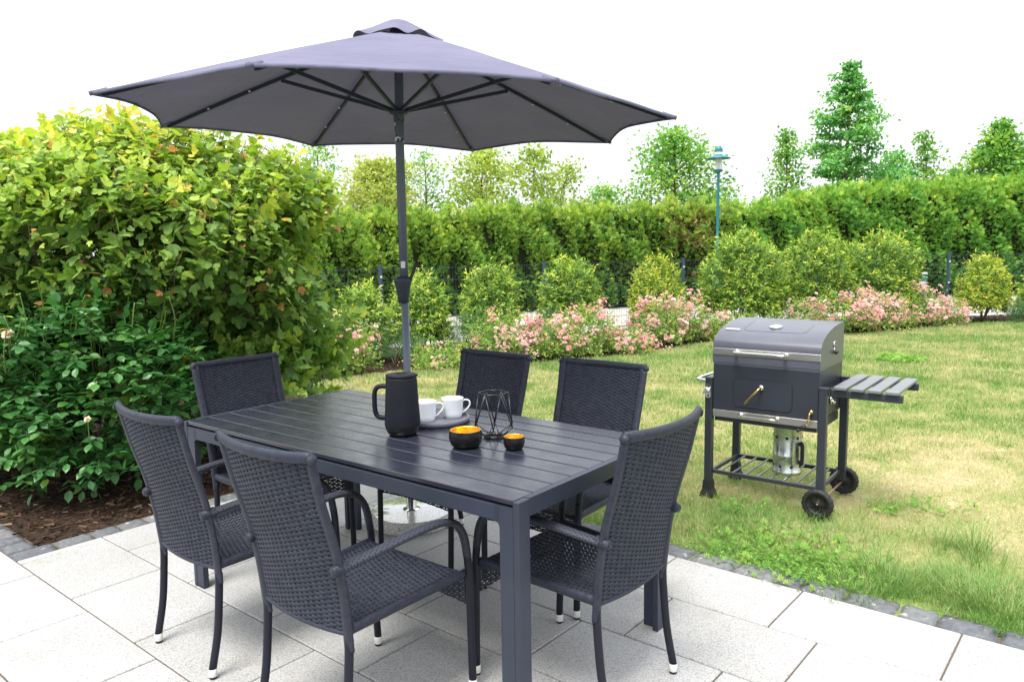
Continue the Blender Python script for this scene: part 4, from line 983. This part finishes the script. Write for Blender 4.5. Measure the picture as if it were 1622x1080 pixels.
def rosebush(c, rad, C, N, seed, lab, blooms, skirt=.0):
    g = thing('rose_bush', lab, 'rose bush', tuple(c)); fm = FM(); st = MB()
    d = rdir(N); d[:, 2] = d[:, 2] * .9 + .12; d = unit(d); r = lump(d, seed, 1.3) * (.45 + .55 * NR.random(N) ** .5)
    P0 = np.array(C) + d * r[:, None] * np.array(rad); P0[:, 2] = np.maximum(P0[:, 2], .10 + .25 * NR.random(N))
    ax = unit(d * [1, 1, .4] + UPV * NR.uniform(-.25, .75, (N, 1)) + .35 * NR.normal(size=(N, 3))); base = np.clip(NR.normal(.40, .18, N), 0, .9)
    for side in (-1, 1):                 # pinnate leaves: two pairs and a tip
        for q in (0, 1):
            s1 = unit(np.cross(ax, UPV + .2 * NR.normal(size=(N, 3))))
            fm.add(T_OVAL, P0 + ax * (.03 + .035 * q), unit(s1 * side + ax * .45 - UPV * .25), UPV + .3 * NR.normal(size=(N, 3)), NR.uniform(.05, .08, N), base + NR.normal(0, .06, N), wid=1.2)
    fm.add(T_OVAL, P0 + ax * .10, ax - UPV * .2, UPV + .3 * NR.normal(size=(N, 3)), NR.uniform(.055, .085, N), base + .06, wid=1.2)
    for i in range(0, N, 6): st.tube([P0[i] - (P0[i] - np.array([0, 0, .15])) * .30, P0[i], P0[i] + ax[i] * .1], [.0045, .003, .0015], 4)
    for i in range(26):                  # upright young shoots
        a = RN.uniform(0, 2 * pi); q = RN.uniform(.1, .9); x0 = np.array(C) + np.array([math.cos(a) * rad[0] * q, math.sin(a) * rad[1] * q, rad[2] * math.sqrt(max(0, 1 - q * q)) * .75])
        e = x0 + np.array([RN.uniform(-.10, .10), RN.uniform(-.12, .06), RN.uniform(.14, .36)]); p = smooth([x0, (x0 + e) / 2 + np.array([RN.uniform(-.03, .03), 0, 0]), e], 4); st.tube(p, [.005] * 4 + [.004] * 3 + [.003] * 2, 5)
        for k_ in range(5):
            f = .35 + .16 * k_; pt = x0 + (e - x0) * f; a = RN.uniform(0, 2 * pi); D = np.array([[math.cos(a), math.sin(a), -.1]])
            fm.add(T_OVAL, [pt], D, UPV, RN.uniform(.035, .06), RN.choice((.5, .8, .9, .97, 1.) if k_ > 3 else (.45, .6, .75)), wid=1.1)
    fm.build('foliage', M_ROSEL, g); st.build('branches', M_STEM, g)
    for (pt, sz) in blooms:
        f2 = FM(); p_ = np.array(pt) - np.array(c)
        f2.add(T_ROSE, [p_], [[.1, -.6, .75]], [[1, 0, 0]], sz, .5); f2.add(T_ROSE, [p_ + [0, 0, .006]], [[0, -.7, .7]], [[.3, .8, 0]], sz * .85, .75)
        f2.build('bloom', M_CREAM, g)
        sb = MB(); sb.tube([p_ - [0, 0, .16], p_ - [0, 0, .02], p_], [.004, .003, .008], 5); sb.build('stem', M_STEM, g)
rosebush((-2.62, 4.72, 0), (.80, .52, .60), (0, 0, .58), 1350, 1.1, 'dark green rose bush in the mulch bed, nearest the kerb, with hardly any blooms', [(aty(139, 665, 4.15), .034)])
rosebush((-3.45, 5.05, 0), (.75, .5, .60), (0, 0, .56), 950, 4.2, 'dark green rose bush at the left edge, with a peach rose in bloom', [(aty(13, 531, 4.35), .062)])

def laurel(px, Y, hwpx, top, lab, m=M_LAUR, name='laurel_bush', cat='bush', two=None, seed=0., dens=1.):
    gnd = aty(px, 500, Y); z1 = aty(px, top, Y)[2] - .06; rx = hwpx * Y / F - .09
    g = thing(name, lab, cat, (gnd[0], Y, -.02)); fm = FM(); cz_ = z1 * .47; rz_ = z1 * .52
    N = int(900 * dens * max(.5, rx * rz_ / .3))
    shoots(fm, T_LANCE, N, 8, np.array([0, 0, cz_]), np.array([rx, rx * .85, rz_]) * .90, seed, .072, lambda n: np.clip(NR.normal(.30, .15, n), 0, .7), inner=.45, k=.75, droop=-.45, upw=.8, wid=1.15, zmin=.08, tipc=.42, length=.11, mound=True)
    for k in range(int(5 + rx * 6)):       # shoots standing proud of the outline
        a = RN.uniform(0, 2 * pi); q = RN.uniform(0, .75)
        shoots(fm, T_LANCE, 2, 9, np.array([math.cos(a) * rx * q, math.sin(a) * rx * q * .8, cz_ + rz_ * math.sqrt(1 - q * q) * .88]), np.array([.08, .08, .07]), seed + k, .07, lambda n: np.full(n, .5), droop=-.4, upw=1.2, tipc=.45, length=.14)
    fm.build('foliage', m, g); stems(9, (0, 0), (rx * .8, rx * .7), z1 * .85, .012, M_BARK, parent=g)
LB = [(575, 10.0, 50, 440, 'low loose laurel bush left of the parasol pole, beside the big shrub', M_LAUR),
      (662, 10.5, 60, 425, 'laurel bush right behind the crank of the parasol pole', M_LAUR),
      (778, 11.3, 57, 411, 'rounded laurel bush standing behind the left of the two far chairs', M_LAUR),
      (902, 12.2, 56, 402, 'rounded laurel bush midway between the parasol pole and the lamp post', M_LAUR),
      (1040, 12.7, 49, 400, 'slim yellowish laurel bush left of the lamp post', M_LAURY),
      (1174, 12.7, 76, 357, 'largest laurel bush, in front of the lamp post, left of two others', M_LAUR),
      (1287, 13.3, 72, 360, 'tall laurel bush directly behind the grill lid, between two other big bushes', M_LAUR),
      (1391, 13.5, 72, 358, 'tall laurel bush right of the grill, above the thickest pink roses', M_LAUR),
      (1556, 13.9, 45, 398, 'yellowish pointed laurel bush standing alone near the right edge', M_LAURY),
      (1648, 14.0, 42, 425, 'laurel bush cut off by the right edge of the picture', M_LAUR)]
for i, (px, Y, hwp, top, lab, m) in enumerate(LB): laurel(px, Y, hwp, top, lab, m, seed=i * 1.37 + .4)['x'] if False else laurel(px, Y, hwp, top, lab, m, seed=i * 1.37 + .4)
for o in [x for x in COL.objects if x.name.startswith('laurel_bush')]: o['group'] = 'laurel bushes along the fence'

for px, Y, hwp, top, lab in ((623, 9.75, 48, 520, 'grey green dwarf pine in front of the parasol pole laurel'), (745, 10.6, 34, 494, 'grey green dwarf pine between two laurels, left of the pink roses'),
                             (870, 11.5, 26, 487, 'small dwarf pine half hidden among pink roses behind the far chairs'), (1016, 11.6, 25, 501, 'small round dwarf pine below the slim yellowish laurel'), (1618, 13.4, 14, 480, 'dwarf pine at the right edge of the lawn'),):
    gnd = aty(px, 500, Y); z1 = aty(px, top, Y)[2]; rx = hwp * Y / F; g = thing('dwarf_pine', lab, 'shrub', (gnd[0], Y, -.02), 0, 'dwarf pines in the rose border'); fm = FM()
    shoots(fm, T_NEED, int(520 * max(.35, rx)), 4, np.array([0, 0, z1 * .42]), np.array([rx, rx * .85, z1 * .55]) * .92, px * .1, .085, lambda n: np.clip(NR.normal(.35, .18, n), 0, .8), inner=.45, droop=.1, upw=1., zmin=.03, tipc=.25, length=.10)
    fm.build('foliage', M_PINE, g); stems(5, (0, 0), (rx * .7, rx * .6), z1 * .7, .008, M_BARK, parent=g)

edge_y = lambda px: float(np.interp(px, [q[0] for q in far_px], [q[1] for q in far_px]))
def shrub_rose(px, back, hwp, top, nf, lab, petals=M_PINK, seed=0., dens=1., fsz=.034):
    Y = at(px, edge_y(px))[1] + back * .75 - .08; gnd = aty(px, 500, Y); z1 = aty(px, top, Y)[2]; rx = hwp * Y / F
    g = thing('rose_shrub', lab, 'rose shrub', (gnd[0], Y, -.02), 0, 'flowering rose shrubs along the lawn'); fm = FM()
    ry = min(rx, .42); C = np.array([0, 0, z1 * .42]); RD = np.array([rx, ry, z1 * .50])
    N = int(560 * dens * max(.6, rx * z1 / .3))
    shoots(fm, T_OVAL, N, 7, C, RD * .95, seed, .034, lambda n: np.clip(NR.normal(.38, .18, n), 0, .85), inner=.3, droop=-.15, upw=.6, wid=1.1, zmin=.03, tipc=.2, k=1.6, length=.13, rough=.3, mound=True)
    fm.build('foliage', M_SHRUB, g); stems(14, (0, 0), (rx, ry), z1 * .95, .006, M_STEM, spread=.95, parent=g)
    ff = FM(); n = int(nf * 1.7); cl = max(6, n // 7); d = rdir(cl); d[:, 1] = -np.abs(d[:, 1]) * 1.1 + .35; d[:, 2] = np.abs(d[:, 2]) * 1.1 - .2; d = unit(d)
    cc_ = C + d * (lump(d, seed, 1.6) * NR.uniform(.85, 1.12, cl))[:, None] * RD; which = NR.integers(0, cl, n)
    P = cc_[which] + NR.normal(0, .045, (n, 3)); P[:, 2] = np.maximum(P[:, 2], .06); dirs = unit(P - C + UPV * .5 + [0, -.25, 0] + .4 * NR.normal(size=(n, 3)))
    tone = NR.normal(.45, .18, cl)[which] + NR.normal(0, .14, n)
    ff.add(T_ROSE, P, dirs, rdir(n), fsz * NR.uniform(.7, 1.4, n), tone)
    small = n; P2 = cc_[NR.integers(0, cl, small)] + NR.normal(0, .075, (small, 3)); P2[:, 2] = np.maximum(P2[:, 2], .05)
    ff.add(T_ROSE, P2, unit(P2 - C + UPV), rdir(small), fsz * .5, NR.normal(.7, .2, small))
    fo = ff.build('blossoms', petals, g); fo['kind'] = 'stuff'
RS = [(455, .55, 50, 525, 90, 'pink rose shrub showing through the right edge of the big shrub'), (540, .55, 46, 498, 70, 'sparse pink rose shrub between the big shrub and the first dwarf pine'),
      (696, .40, 50, 545, 46, 'low rose shrub with pale creamy blooms, right of the parasol pole'), (800, .75, 56, 490, 90, 'pink rose shrub directly behind the left far chair, with tall clusters'),
      (872, .60, 46, 496, 110, 'dense pink rose shrub above the gap between the two far chairs'), (930, .80, 46, 482, 120, 'tall pink rose shrub behind the left half of the right far chair'),
      (988, .55, 42, 522, 100, 'low pink rose shrub in front of the small round dwarf pine'), (1048, .65, 38, 468, 120, 'pink rose shrub reaching up below the slim yellowish laurel'),
      (1088, .75, 34, 466, 80, 'pale pink rose shrub left of the largest laurel'), (1138, .45, 34, 498, 80, 'low pink rose shrub at the left of the grill lid'),
      (1272, .75, 30, 470, 50, 'small pink rose shrub just above the grill lid'), (1335, .55, 46, 462, 210, 'full pink rose shrub directly right of the grill lid'),
      (1396, .60, 44, 466, 210, 'full pink rose shrub under the third big laurel'), (1446, .70, 36, 446, 150, 'tall pale pink rose shrub beside the little green bollard'),
      (1490, .50, 34, 470, 120, 'rightmost pink rose shrub, left of the lone yellowish laurel')]
for i, (px, bk, hwp, top, nf, lab) in enumerate(RS): shrub_rose(px, bk, hwp, top, nf, lab, M_CREAM if i == 2 else M_PINK, seed=i * 2.1, fsz=.032 if i == 2 else .043, dens=1.15)

# ------------------------------------------------------------------ fence, bollard and lamp
g = thing('mesh_fence', 'blue grey double wire mesh fence behind the laurels', 'fence', (0, 0, 0))
FZ = 1.19; pts = []
for (a, b_) in zip(FEN[:-1], FEN[1:]):
    a, b_ = np.array(a), np.array(b_); L = np.linalg.norm(b_ - a); k = max(1, round(L / 2.6))
    for q in range(k): pts.append((a + (b_ - a) * q / k, a + (b_ - a) * (q + 1) / k))
for a, c in pts:
    po = MB(); d = (c - a) / np.linalg.norm(c - a); rot = Matrix(((d[0], -d[1], 0), (d[1], d[0], 0), (0, 0, 1)))
    po.box((a[0], a[1], FZ / 2), (.04, .06, FZ + .04), rot, .004); po.box((a[0], a[1], FZ + .022), (.046, .066, .008), rot); post = po.build('post', M_POST, g)
    cl = MB()
    for z in (.25, .65, 1.05): cl.box((a[0] + d[1] * .036, a[1] - d[0] * .036, z), (.03, .012, .03), rot, .003)
    cl.build('clamp', M_CAP, post)
    pn = MB(); L = np.linalg.norm(c - a); nv = int(L / .05)
    for k in range(nv):
        p = a + d * (.035 + (L - .07) * k / (nv - 1)); x, y = p; w = .0027
        pn.add([(x - d[0] * w, y - d[1] * w, .03), (x + d[0] * w, y + d[1] * w, .03), (x + d[1] * w, y - d[0] * w, .03), (x - d[0] * w, y - d[1] * w, FZ), (x + d[0] * w, y + d[1] * w, FZ), (x + d[1] * w, y - d[0] * w, FZ)], [(0, 1, 4, 3), (1, 2, 5, 4), (2, 0, 3, 5)], False)
    for k in range(7):
        z = .05 + k * (FZ - .08) / 6
        for s in (-1, 1):
            o_ = np.array([d[1], -d[0]]) * .0075 * s; pn.bar((a[0] + d[0] * .03 + o_[0], a[1] + d[1] * .03 + o_[1], z), (c[0] - d[0] * .03 + o_[0], c[1] - d[1] * .03 + o_[1], z), .006, .007)
    pn.build('wire_panel', M_FENCE, g)
q = aty(1463, 460, 15.6); zb_ = aty(1463, 432, 15.6)[2]
g = thing('bollard', 'short teal bollard behind the fence at the right', 'bollard', (q[0], 15.6, -.03)); b = MB(); b.lathe([(.065, 0), (.06, .02), (.06, zb_ - .03), (.058, zb_ + .0)], 20, cap0=True); b.build('column', M_LAMP, g)
b = MB(); b.lathe([(.062, zb_), (.064, zb_ + .015), (.05, zb_ + .035), (0, zb_ + .04)], 20); b.build('cap', M_CAP, g)
LY = 17.; q = aty(1136.5, 365, LY); ztop = aty(1137.5, 232, LY)[2]
g = thing('street_lamp', 'teal garden style street lamp with a flat round shade, rising above the hedge', 'street lamp', (q[0], LY, -.03)); z0 = ztop - .52 + .03
px_m = LY / F
b = MB(); b.lathe([(.075, 0), (.06, .02), (.058, .9), (.045, .95), (.034, 1.6), (.028, z0 - .12), (.034, z0 - .06), (.05, z0 - .03)], 20); b.build('pole', M_LAMP, g)
b = MB(); b.lathe([(0, z0 - .035), (.05, z0 - .035), (.085, z0 - .02), (.10, z0 - .0), (.10, z0 + .015), (.07, z0 + .03), (0, z0 + .03)], 28); b.build('lamp_base', M_LAMP, g)
b = MB(); b.lathe([(.078, z0 + .03), (.080, z0 + .27)], 28); b.build('glass', M_GLASS, g)
b = MB(); b.lathe([(0, z0 + .03), (.022, z0 + .03), (.022, z0 + .08), (.040, z0 + .11), (.044, z0 + .16), (.030, z0 + .21), (0, z0 + .22)], 20); b.build('bulb', M_WHITE, g)
b = MB(); b.lathe([(.0, z0 + .27), (.10, z0 + .272), (.24, z0 + .262), (.262, z0 + .255), (.264, z0 + .262), (.17, z0 + .305), (.10, z0 + .325), (.085, z0 + .34), (0, z0 + .34)], 40); b.build('shade', M_LAMP, g)
b = MB(); b.lathe([(.083, z0 + .341), (.086, z0 + .35), (.086, z0 + .385), (.083, z0 + .392)], 28); b.build('white_band', M_WHITE, g)
b = MB(); b.lathe([(.086, z0 + .393), (.086, z0 + .43), (.078, z0 + .475), (.055, z0 + .505), (0, z0 + .52)], 28); b.build('dome', M_LAMP, g)

# ------------------------------------------------------------------ hedges
def hedge(pts, lab, m, seed, per_m2, brown=None):
    # pts: (px, depth, y of the top in px); the hedge is a row of dense thuja
    P = []
    for px, Y, ty in pts: a = aty(px, ty, Y); P.append((a[0], Y, a[2]))
    P = np.array(P); g = thing('thuja_hedge', lab, 'hedge', (P[0, 0], P[0, 1], 0)); o = np.array([P[0, 0], P[0, 1], 0]); TK = .55
    seg = np.linalg.norm(np.diff(P[:, :2], axis=0), axis=1); cum = np.r_[0, np.cumsum(seg)]; L = cum[-1]
    def pos(s): return np.stack([np.interp(s, cum, P[:, k]) for k in range(3)], -1)
    def nor(s): e = pos(s + .2) - pos(s - .2); e[:, 2] = 0; e = unit(e); return np.stack([e[:, 1], -e[:, 0], np.zeros(len(s))], -1)
    fm = FM(); N = int(L * 2.5 * per_m2); s = NR.uniform(0, L, N); base = pos(s); nr_ = nor(s); h = base[:, 2]
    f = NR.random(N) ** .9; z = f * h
    # clumps: every plant bulges a little and its top is uneven
    bul = .13 * np.sin(s * 2 * pi / .85 + seed) + .10 * np.sin(s * 2 * pi / .37 + z * 4) + .10 * vnoise(s, z, 2.2, 31 + int(seed)) + .12 * np.sin(z * 5 + s * 3)
    topw = .10 * np.sin(s * 2 * pi / .8 + 1) + .12 * vnoise(s, s * 0, 1.7, 9) - .10 + .10 * np.sin(s * 11)
    dep = NR.random(N) ** 1.6 * .5; off = (TK * np.clip(1.15 - f ** 3 * .65, .3, 1) + bul - dep)
    Pp = base * [1, 1, 0] - o * [1, 1, 0] + nr_ * off[:, None] + np.c_[np.zeros(N), np.zeros(N), z + topw * f ** 2]
    D = unit(nr_ * (.75 - .5 * f[:, None] ** 4) + UPV * (.25 + .9 * f[:, None] ** 2) + .55 * NR.normal(size=(N, 3)))
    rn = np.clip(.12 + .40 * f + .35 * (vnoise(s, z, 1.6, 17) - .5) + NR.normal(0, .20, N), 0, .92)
    sz = NR.uniform(.05, .13, N)
    if brown:
        bp = aty(brown[0], brown[1], P[:, 1].mean()); isb = NR.random(N) < .62 * np.exp(-(((Pp[:, 0] + o[0] - bp[0]) / .55) ** 2 + ((Pp[:, 2] - bp[2]) / .8) ** 2)); fb = FM(); fb.add(T_SPRAY, Pp[isb], D[isb], UPV + .6 * NR.normal(size=(isb.sum(), 3)), sz[isb], NR.random(isb.sum())); fb.build('dead_patch', M_THUJAB, g)
        Pp, D, sz, rn = Pp[~isb], D[~isb], sz[~isb], rn[~isb]; N = len(Pp)
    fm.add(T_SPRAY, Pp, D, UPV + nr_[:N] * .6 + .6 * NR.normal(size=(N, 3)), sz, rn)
    n2 = int(L * 190); s2 = NR.uniform(0, L, n2); b2 = pos(s2); fl = NR.uniform(-TK * .8, TK * .8, n2)     # feathery leaders on top
    Pt = b2 - o * [1, 1, 0] + nor(s2) * fl[:, None] + np.c_[np.zeros(n2), np.zeros(n2), -.16 + .10 * np.sin(s2 * 2 * pi / .8 + 1) + NR.uniform(-.25, .15, n2)]
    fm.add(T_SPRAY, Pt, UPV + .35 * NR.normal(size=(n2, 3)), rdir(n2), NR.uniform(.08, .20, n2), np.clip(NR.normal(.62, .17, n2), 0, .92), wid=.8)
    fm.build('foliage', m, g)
    b = MB(); ss = np.linspace(0, L, 60); bb_ = pos(ss) - o * [1, 1, 0]; n_ = nor(ss); v = []
    for k in range(60):
        for (u, w) in ((.28, 0.), (.36, .5), (.18, .88), (-.3, .88), (-.45, 0.)): c_ = bb_[k] * [1, 1, 0] + n_[k] * u; v.append((c_[0], c_[1], bb_[k][2] * w))
    b.add(v, [(k * 5 + q, (k + 1) * 5 + q, (k + 1) * 5 + (q + 1) % 5, k * 5 + (q + 1) % 5) for k in range(59) for q in range(5)], False)
    b.build('twigs', M_TWIG, g)
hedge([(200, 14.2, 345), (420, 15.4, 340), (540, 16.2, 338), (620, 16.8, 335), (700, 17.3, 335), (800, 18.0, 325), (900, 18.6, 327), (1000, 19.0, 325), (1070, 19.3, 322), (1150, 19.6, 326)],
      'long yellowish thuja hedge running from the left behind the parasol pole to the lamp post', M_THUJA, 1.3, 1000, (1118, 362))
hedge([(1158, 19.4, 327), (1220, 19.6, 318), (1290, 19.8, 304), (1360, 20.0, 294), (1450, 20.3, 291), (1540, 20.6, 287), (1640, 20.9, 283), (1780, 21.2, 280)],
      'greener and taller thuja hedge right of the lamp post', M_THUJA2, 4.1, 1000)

# ------------------------------------------------------------------ trees beyond the hedges
def tree(px, Y, top, hwp, lab, m, shape, n, leaf=.12, sparse=0., name='tree', trunk=.07, seed=0, low=.25, T=T_DIA):
    gnd = aty(px, 400, Y); zt_ = aty(px, top, Y)[2]; rx = hwp * Y / F
    g = thing(name, lab, 'tree', (gnd[0], Y, -.04), 0, 'trees beyond the hedges'); rr = np.random.default_rng(seed + 50)
    tp = smooth([(0, 0, 0), (rr.normal(0, .05), 0, zt_ * .35), (rr.normal(0, .12), 0, zt_ * .7), (0, 0, zt_ * .98)], 6); b = MB()
    b.tube(tp, [np.interp(k / (len(tp) - 1), [0, 1], [trunk, .008]) for k in range(len(tp))], 7); fm = FM(); nb = n; tw = []
    for k in range(nb):
        f = low + (1 - low) * ((k + .5) / nb) ** .9; p0 = tp[min(int(f * (len(tp) - 1)), len(tp) - 1)]; a = k * 2.399 + rr.normal(0, .3)
        w = shape((f - low) / (1 - low)) * rx * rr.uniform(*((.45, 1.35) if name == 'conical_tree' else (.75, 1.2))); ri = rr.uniform(.15, .6) if name != 'conical_tree' else rr.uniform(-.1, .25)
        e = np.array(p0) + np.array([math.cos(a) * w, math.sin(a) * w, w * ri + .02 * zt_]); md = (np.array(p0) + e) / 2 + np.array([0, 0, .08 * w])
        br = smooth([p0, md, e], 4); b.tube(br, [np.interp(q / (len(br) - 1), [0, 1], [trunk * .35 * (1 - .6 * f), .004]) for q in range(len(br))], 5); tw.append(np.array(br))
    for br in tw:
        m_ = int(max(5, (26 + 105 * np.linalg.norm(br[-1] - br[0]) / 1.0) * (1 - sparse)) * .12 / leaf); t_ = .25 + .75 * rr.random(m_) ** .7; idx = np.minimum((t_ * (len(br) - 1)).astype(int), len(br) - 2); fr_ = (t_ * (len(br) - 1) - idx)[:, None]
        c = br[idx] * (1 - fr_) + br[idx + 1] * fr_; sp_ = (.10 + .10 * np.linalg.norm(br[-1] - br[0])) * (.62 if name == 'conical_tree' else 1.); P = c + rr.normal(0, 1, (m_, 3)) * [sp_, sp_, sp_ * .6]
        tone = np.clip(rr.normal(.42, .12) + rr.normal(0, .17, m_), 0, 1)
        fm.add(T, P, unit(P - c + [0, 0, -.05] + .2 * rr.normal(size=(m_, 3))), UPV + .8 * rr.normal(size=(m_, 3)), leaf * rr.uniform(.6, 1.2, m_), tone, wid=1.15)
    b.build('trunk', M_BARK, g); fm.build('crown', m, g)
ov = lambda x: math.sin(pi * min(1, .12 + .88 * x) ** .8) ** .7 + .08
cone_ = lambda x: (1 - x) ** .85 * (.55 + .45 * min(1, x * 5 + .35)) + .03
TRS = [(512, 22, 212, 44, 'thin airy poplar showing just right of the big shrub', M_TREE, ov, 26, .10, .45, 'poplar_tree'),
       (610, 21, 250, 62, 'pale yellow willow behind the parasol pole', M_WILLOW, ov, 60, .12, -.25, 'willow_tree'),
       (676, 22, 232, 42, 'slender young tree right of the parasol pole with see through crown', M_TREE, ov, 26, .10, .4, 'young_tree'),
       (770, 22, 232, 58, 'yellow green young tree below the right half of the parasol', M_TREEY, ov, 46, .12, .1, 'young_tree'),
       (848, 21, 226, 46, 'young tree with a visible pale trunk between two yellow green crowns', M_TREEY, lambda x: ov(x) if x > .2 else .4, 32, .12, .2, 'young_tree'),
       (908, 22, 252, 42, 'low branching young tree left of the broad green tree', M_TREEY, ov, 26, .12, .3, 'young_tree'),
       (1066, 22, 204, 66, 'broad loose green tree just left of the street lamp', M_TREE, ov, 58, .13, .12, 'broad_tree'),
       (1240, 25, 196, 44, 'slender pale green tree touching the left of the conical tree', M_TREE, cone_, 44, .13, .15, 'young_tree'),
       (1336, 26, 86, 98, 'tall dark green conical tree towering above the hedge', M_LIME, cone_, 125, .15, -.1, 'conical_tree'),
       (1452, 26, 200, 42, 'slender tree right of the conical tree', M_TREE, cone_, 40, .13, .2, 'young_tree'),
       (1576, 25, 184, 74, 'broad green tree at the far right above the hedge', M_TREE, cone_, 90, .15, -.1, 'broad_tree'),
       (1412, 27, 236, 40, 'low green tree filling the gap beside the conical tree', M_LIME, ov, 40, .14, 0, 'small_tree'),
       (962, 23, 290, 40, 'small green treetop just above the hedge, left of the broad tree', M_TREE, ov, 24, .13, .1, 'small_tree'),
       (1500, 27, 262, 46, 'small green treetop just above the hedge, between the two right trees', M_TREE, ov, 30, .13, .1, 'small_tree'),
       (1148, 23, 290, 30, 'small thin treetop above the hedge beside the lamp pole', M_TREE, ov, 18, .12, .3, 'small_tree'),
       (455, 22, 250, 50, 'poplar half hidden by the parasol and the big shrub', M_TREE, ov, 30, .11, .2, 'poplar_tree'),
       (1660, 25, 215, 60, 'green tree cut off by the right edge of the picture', M_TREE, ov, 50, .15, 0, 'broad_tree')]
for i, (px, Y, top, hwp, lab, m, shp, n, lf, sp_, nm) in enumerate(TRS): tree(px, Y, top, hwp, lab, m, shp, n, lf, sp_, nm, seed=i, low=.22 if nm != 'conical_tree' else .15, trunk=.06 if nm not in ('conical_tree', 'broad_tree') else .10)

# ------------------------------------------------------------------ light and render settings
SUN_EL, SUN_AZ = math.radians(66), math.radians(212)        # azimuth of the sun, clockwise from +Y: high, behind the camera on its left
wd_ = bpy.data.worlds.new('World'); S.world = wd_; wd_.use_nodes = True; nt = wd_.node_tree; bg = nt.nodes['Background']
sky = nt.nodes.new('ShaderNodeTexSky'); sky.sky_type = 'NISHITA'; sky.sun_disc = False; sky.sun_elevation = SUN_EL; sky.sun_rotation = SUN_AZ; sky.dust_density = 4.; sky.air_density = 1.2
tc = nt.nodes.new('ShaderNodeTexCoord').outputs['Generated']
sx_ = nt.nodes.new('ShaderNodeSeparateXYZ'); nt.links.new(tc, sx_.inputs[0])
gd = ramp(nt, sx_.outputs[2], [(0, (.62, .62, .62)), (.35, (.82, .82, .82)), (1, (1.25, 1.25, 1.25))])     # overcast: brighter towards the zenith
cl = mixc(nt, 1., gd, ramp(nt, noise(nt, tc, 2.2, 5, .55), [(.32, (7.4, 7.8, 8.4)), (.62, (9.4, 9.5, 9.6))]), 'MULTIPLY')
mx = mixc(nt, .86, sky.outputs[0], cl); nt.links.new(mx, bg.inputs[0]); bg.inputs[1].default_value = .10
sl_ = bpy.data.lights.new('sun', 'SUN'); sl_.energy = 2.0; sl_.angle = math.radians(24); sl_.color = (1, .965, .90)
so = bpy.data.objects.new('sun', sl_); COL.objects.link(so)
sd_ = Vector((math.sin(SUN_AZ) * math.cos(SUN_EL), math.cos(SUN_AZ) * math.cos(SUN_EL), math.sin(SUN_EL))); so.rotation_euler = sd_.to_track_quat('Z', 'Y').to_euler(); so.location = (0, 0, 30)
S.view_settings.view_transform = 'Standard'; S.view_settings.look = 'None'; S.view_settings.exposure = 1.32; S.view_settings.gamma = 1
c_ = S.cycles; c_.max_bounces = 6; c_.diffuse_bounces = 4; c_.glossy_bounces = 3; c_.transmission_bounces = 4; c_.transparent_max_bounces = 8; c_.use_denoising = True; c_.caustics_reflective = False; c_.caustics_refractive = False
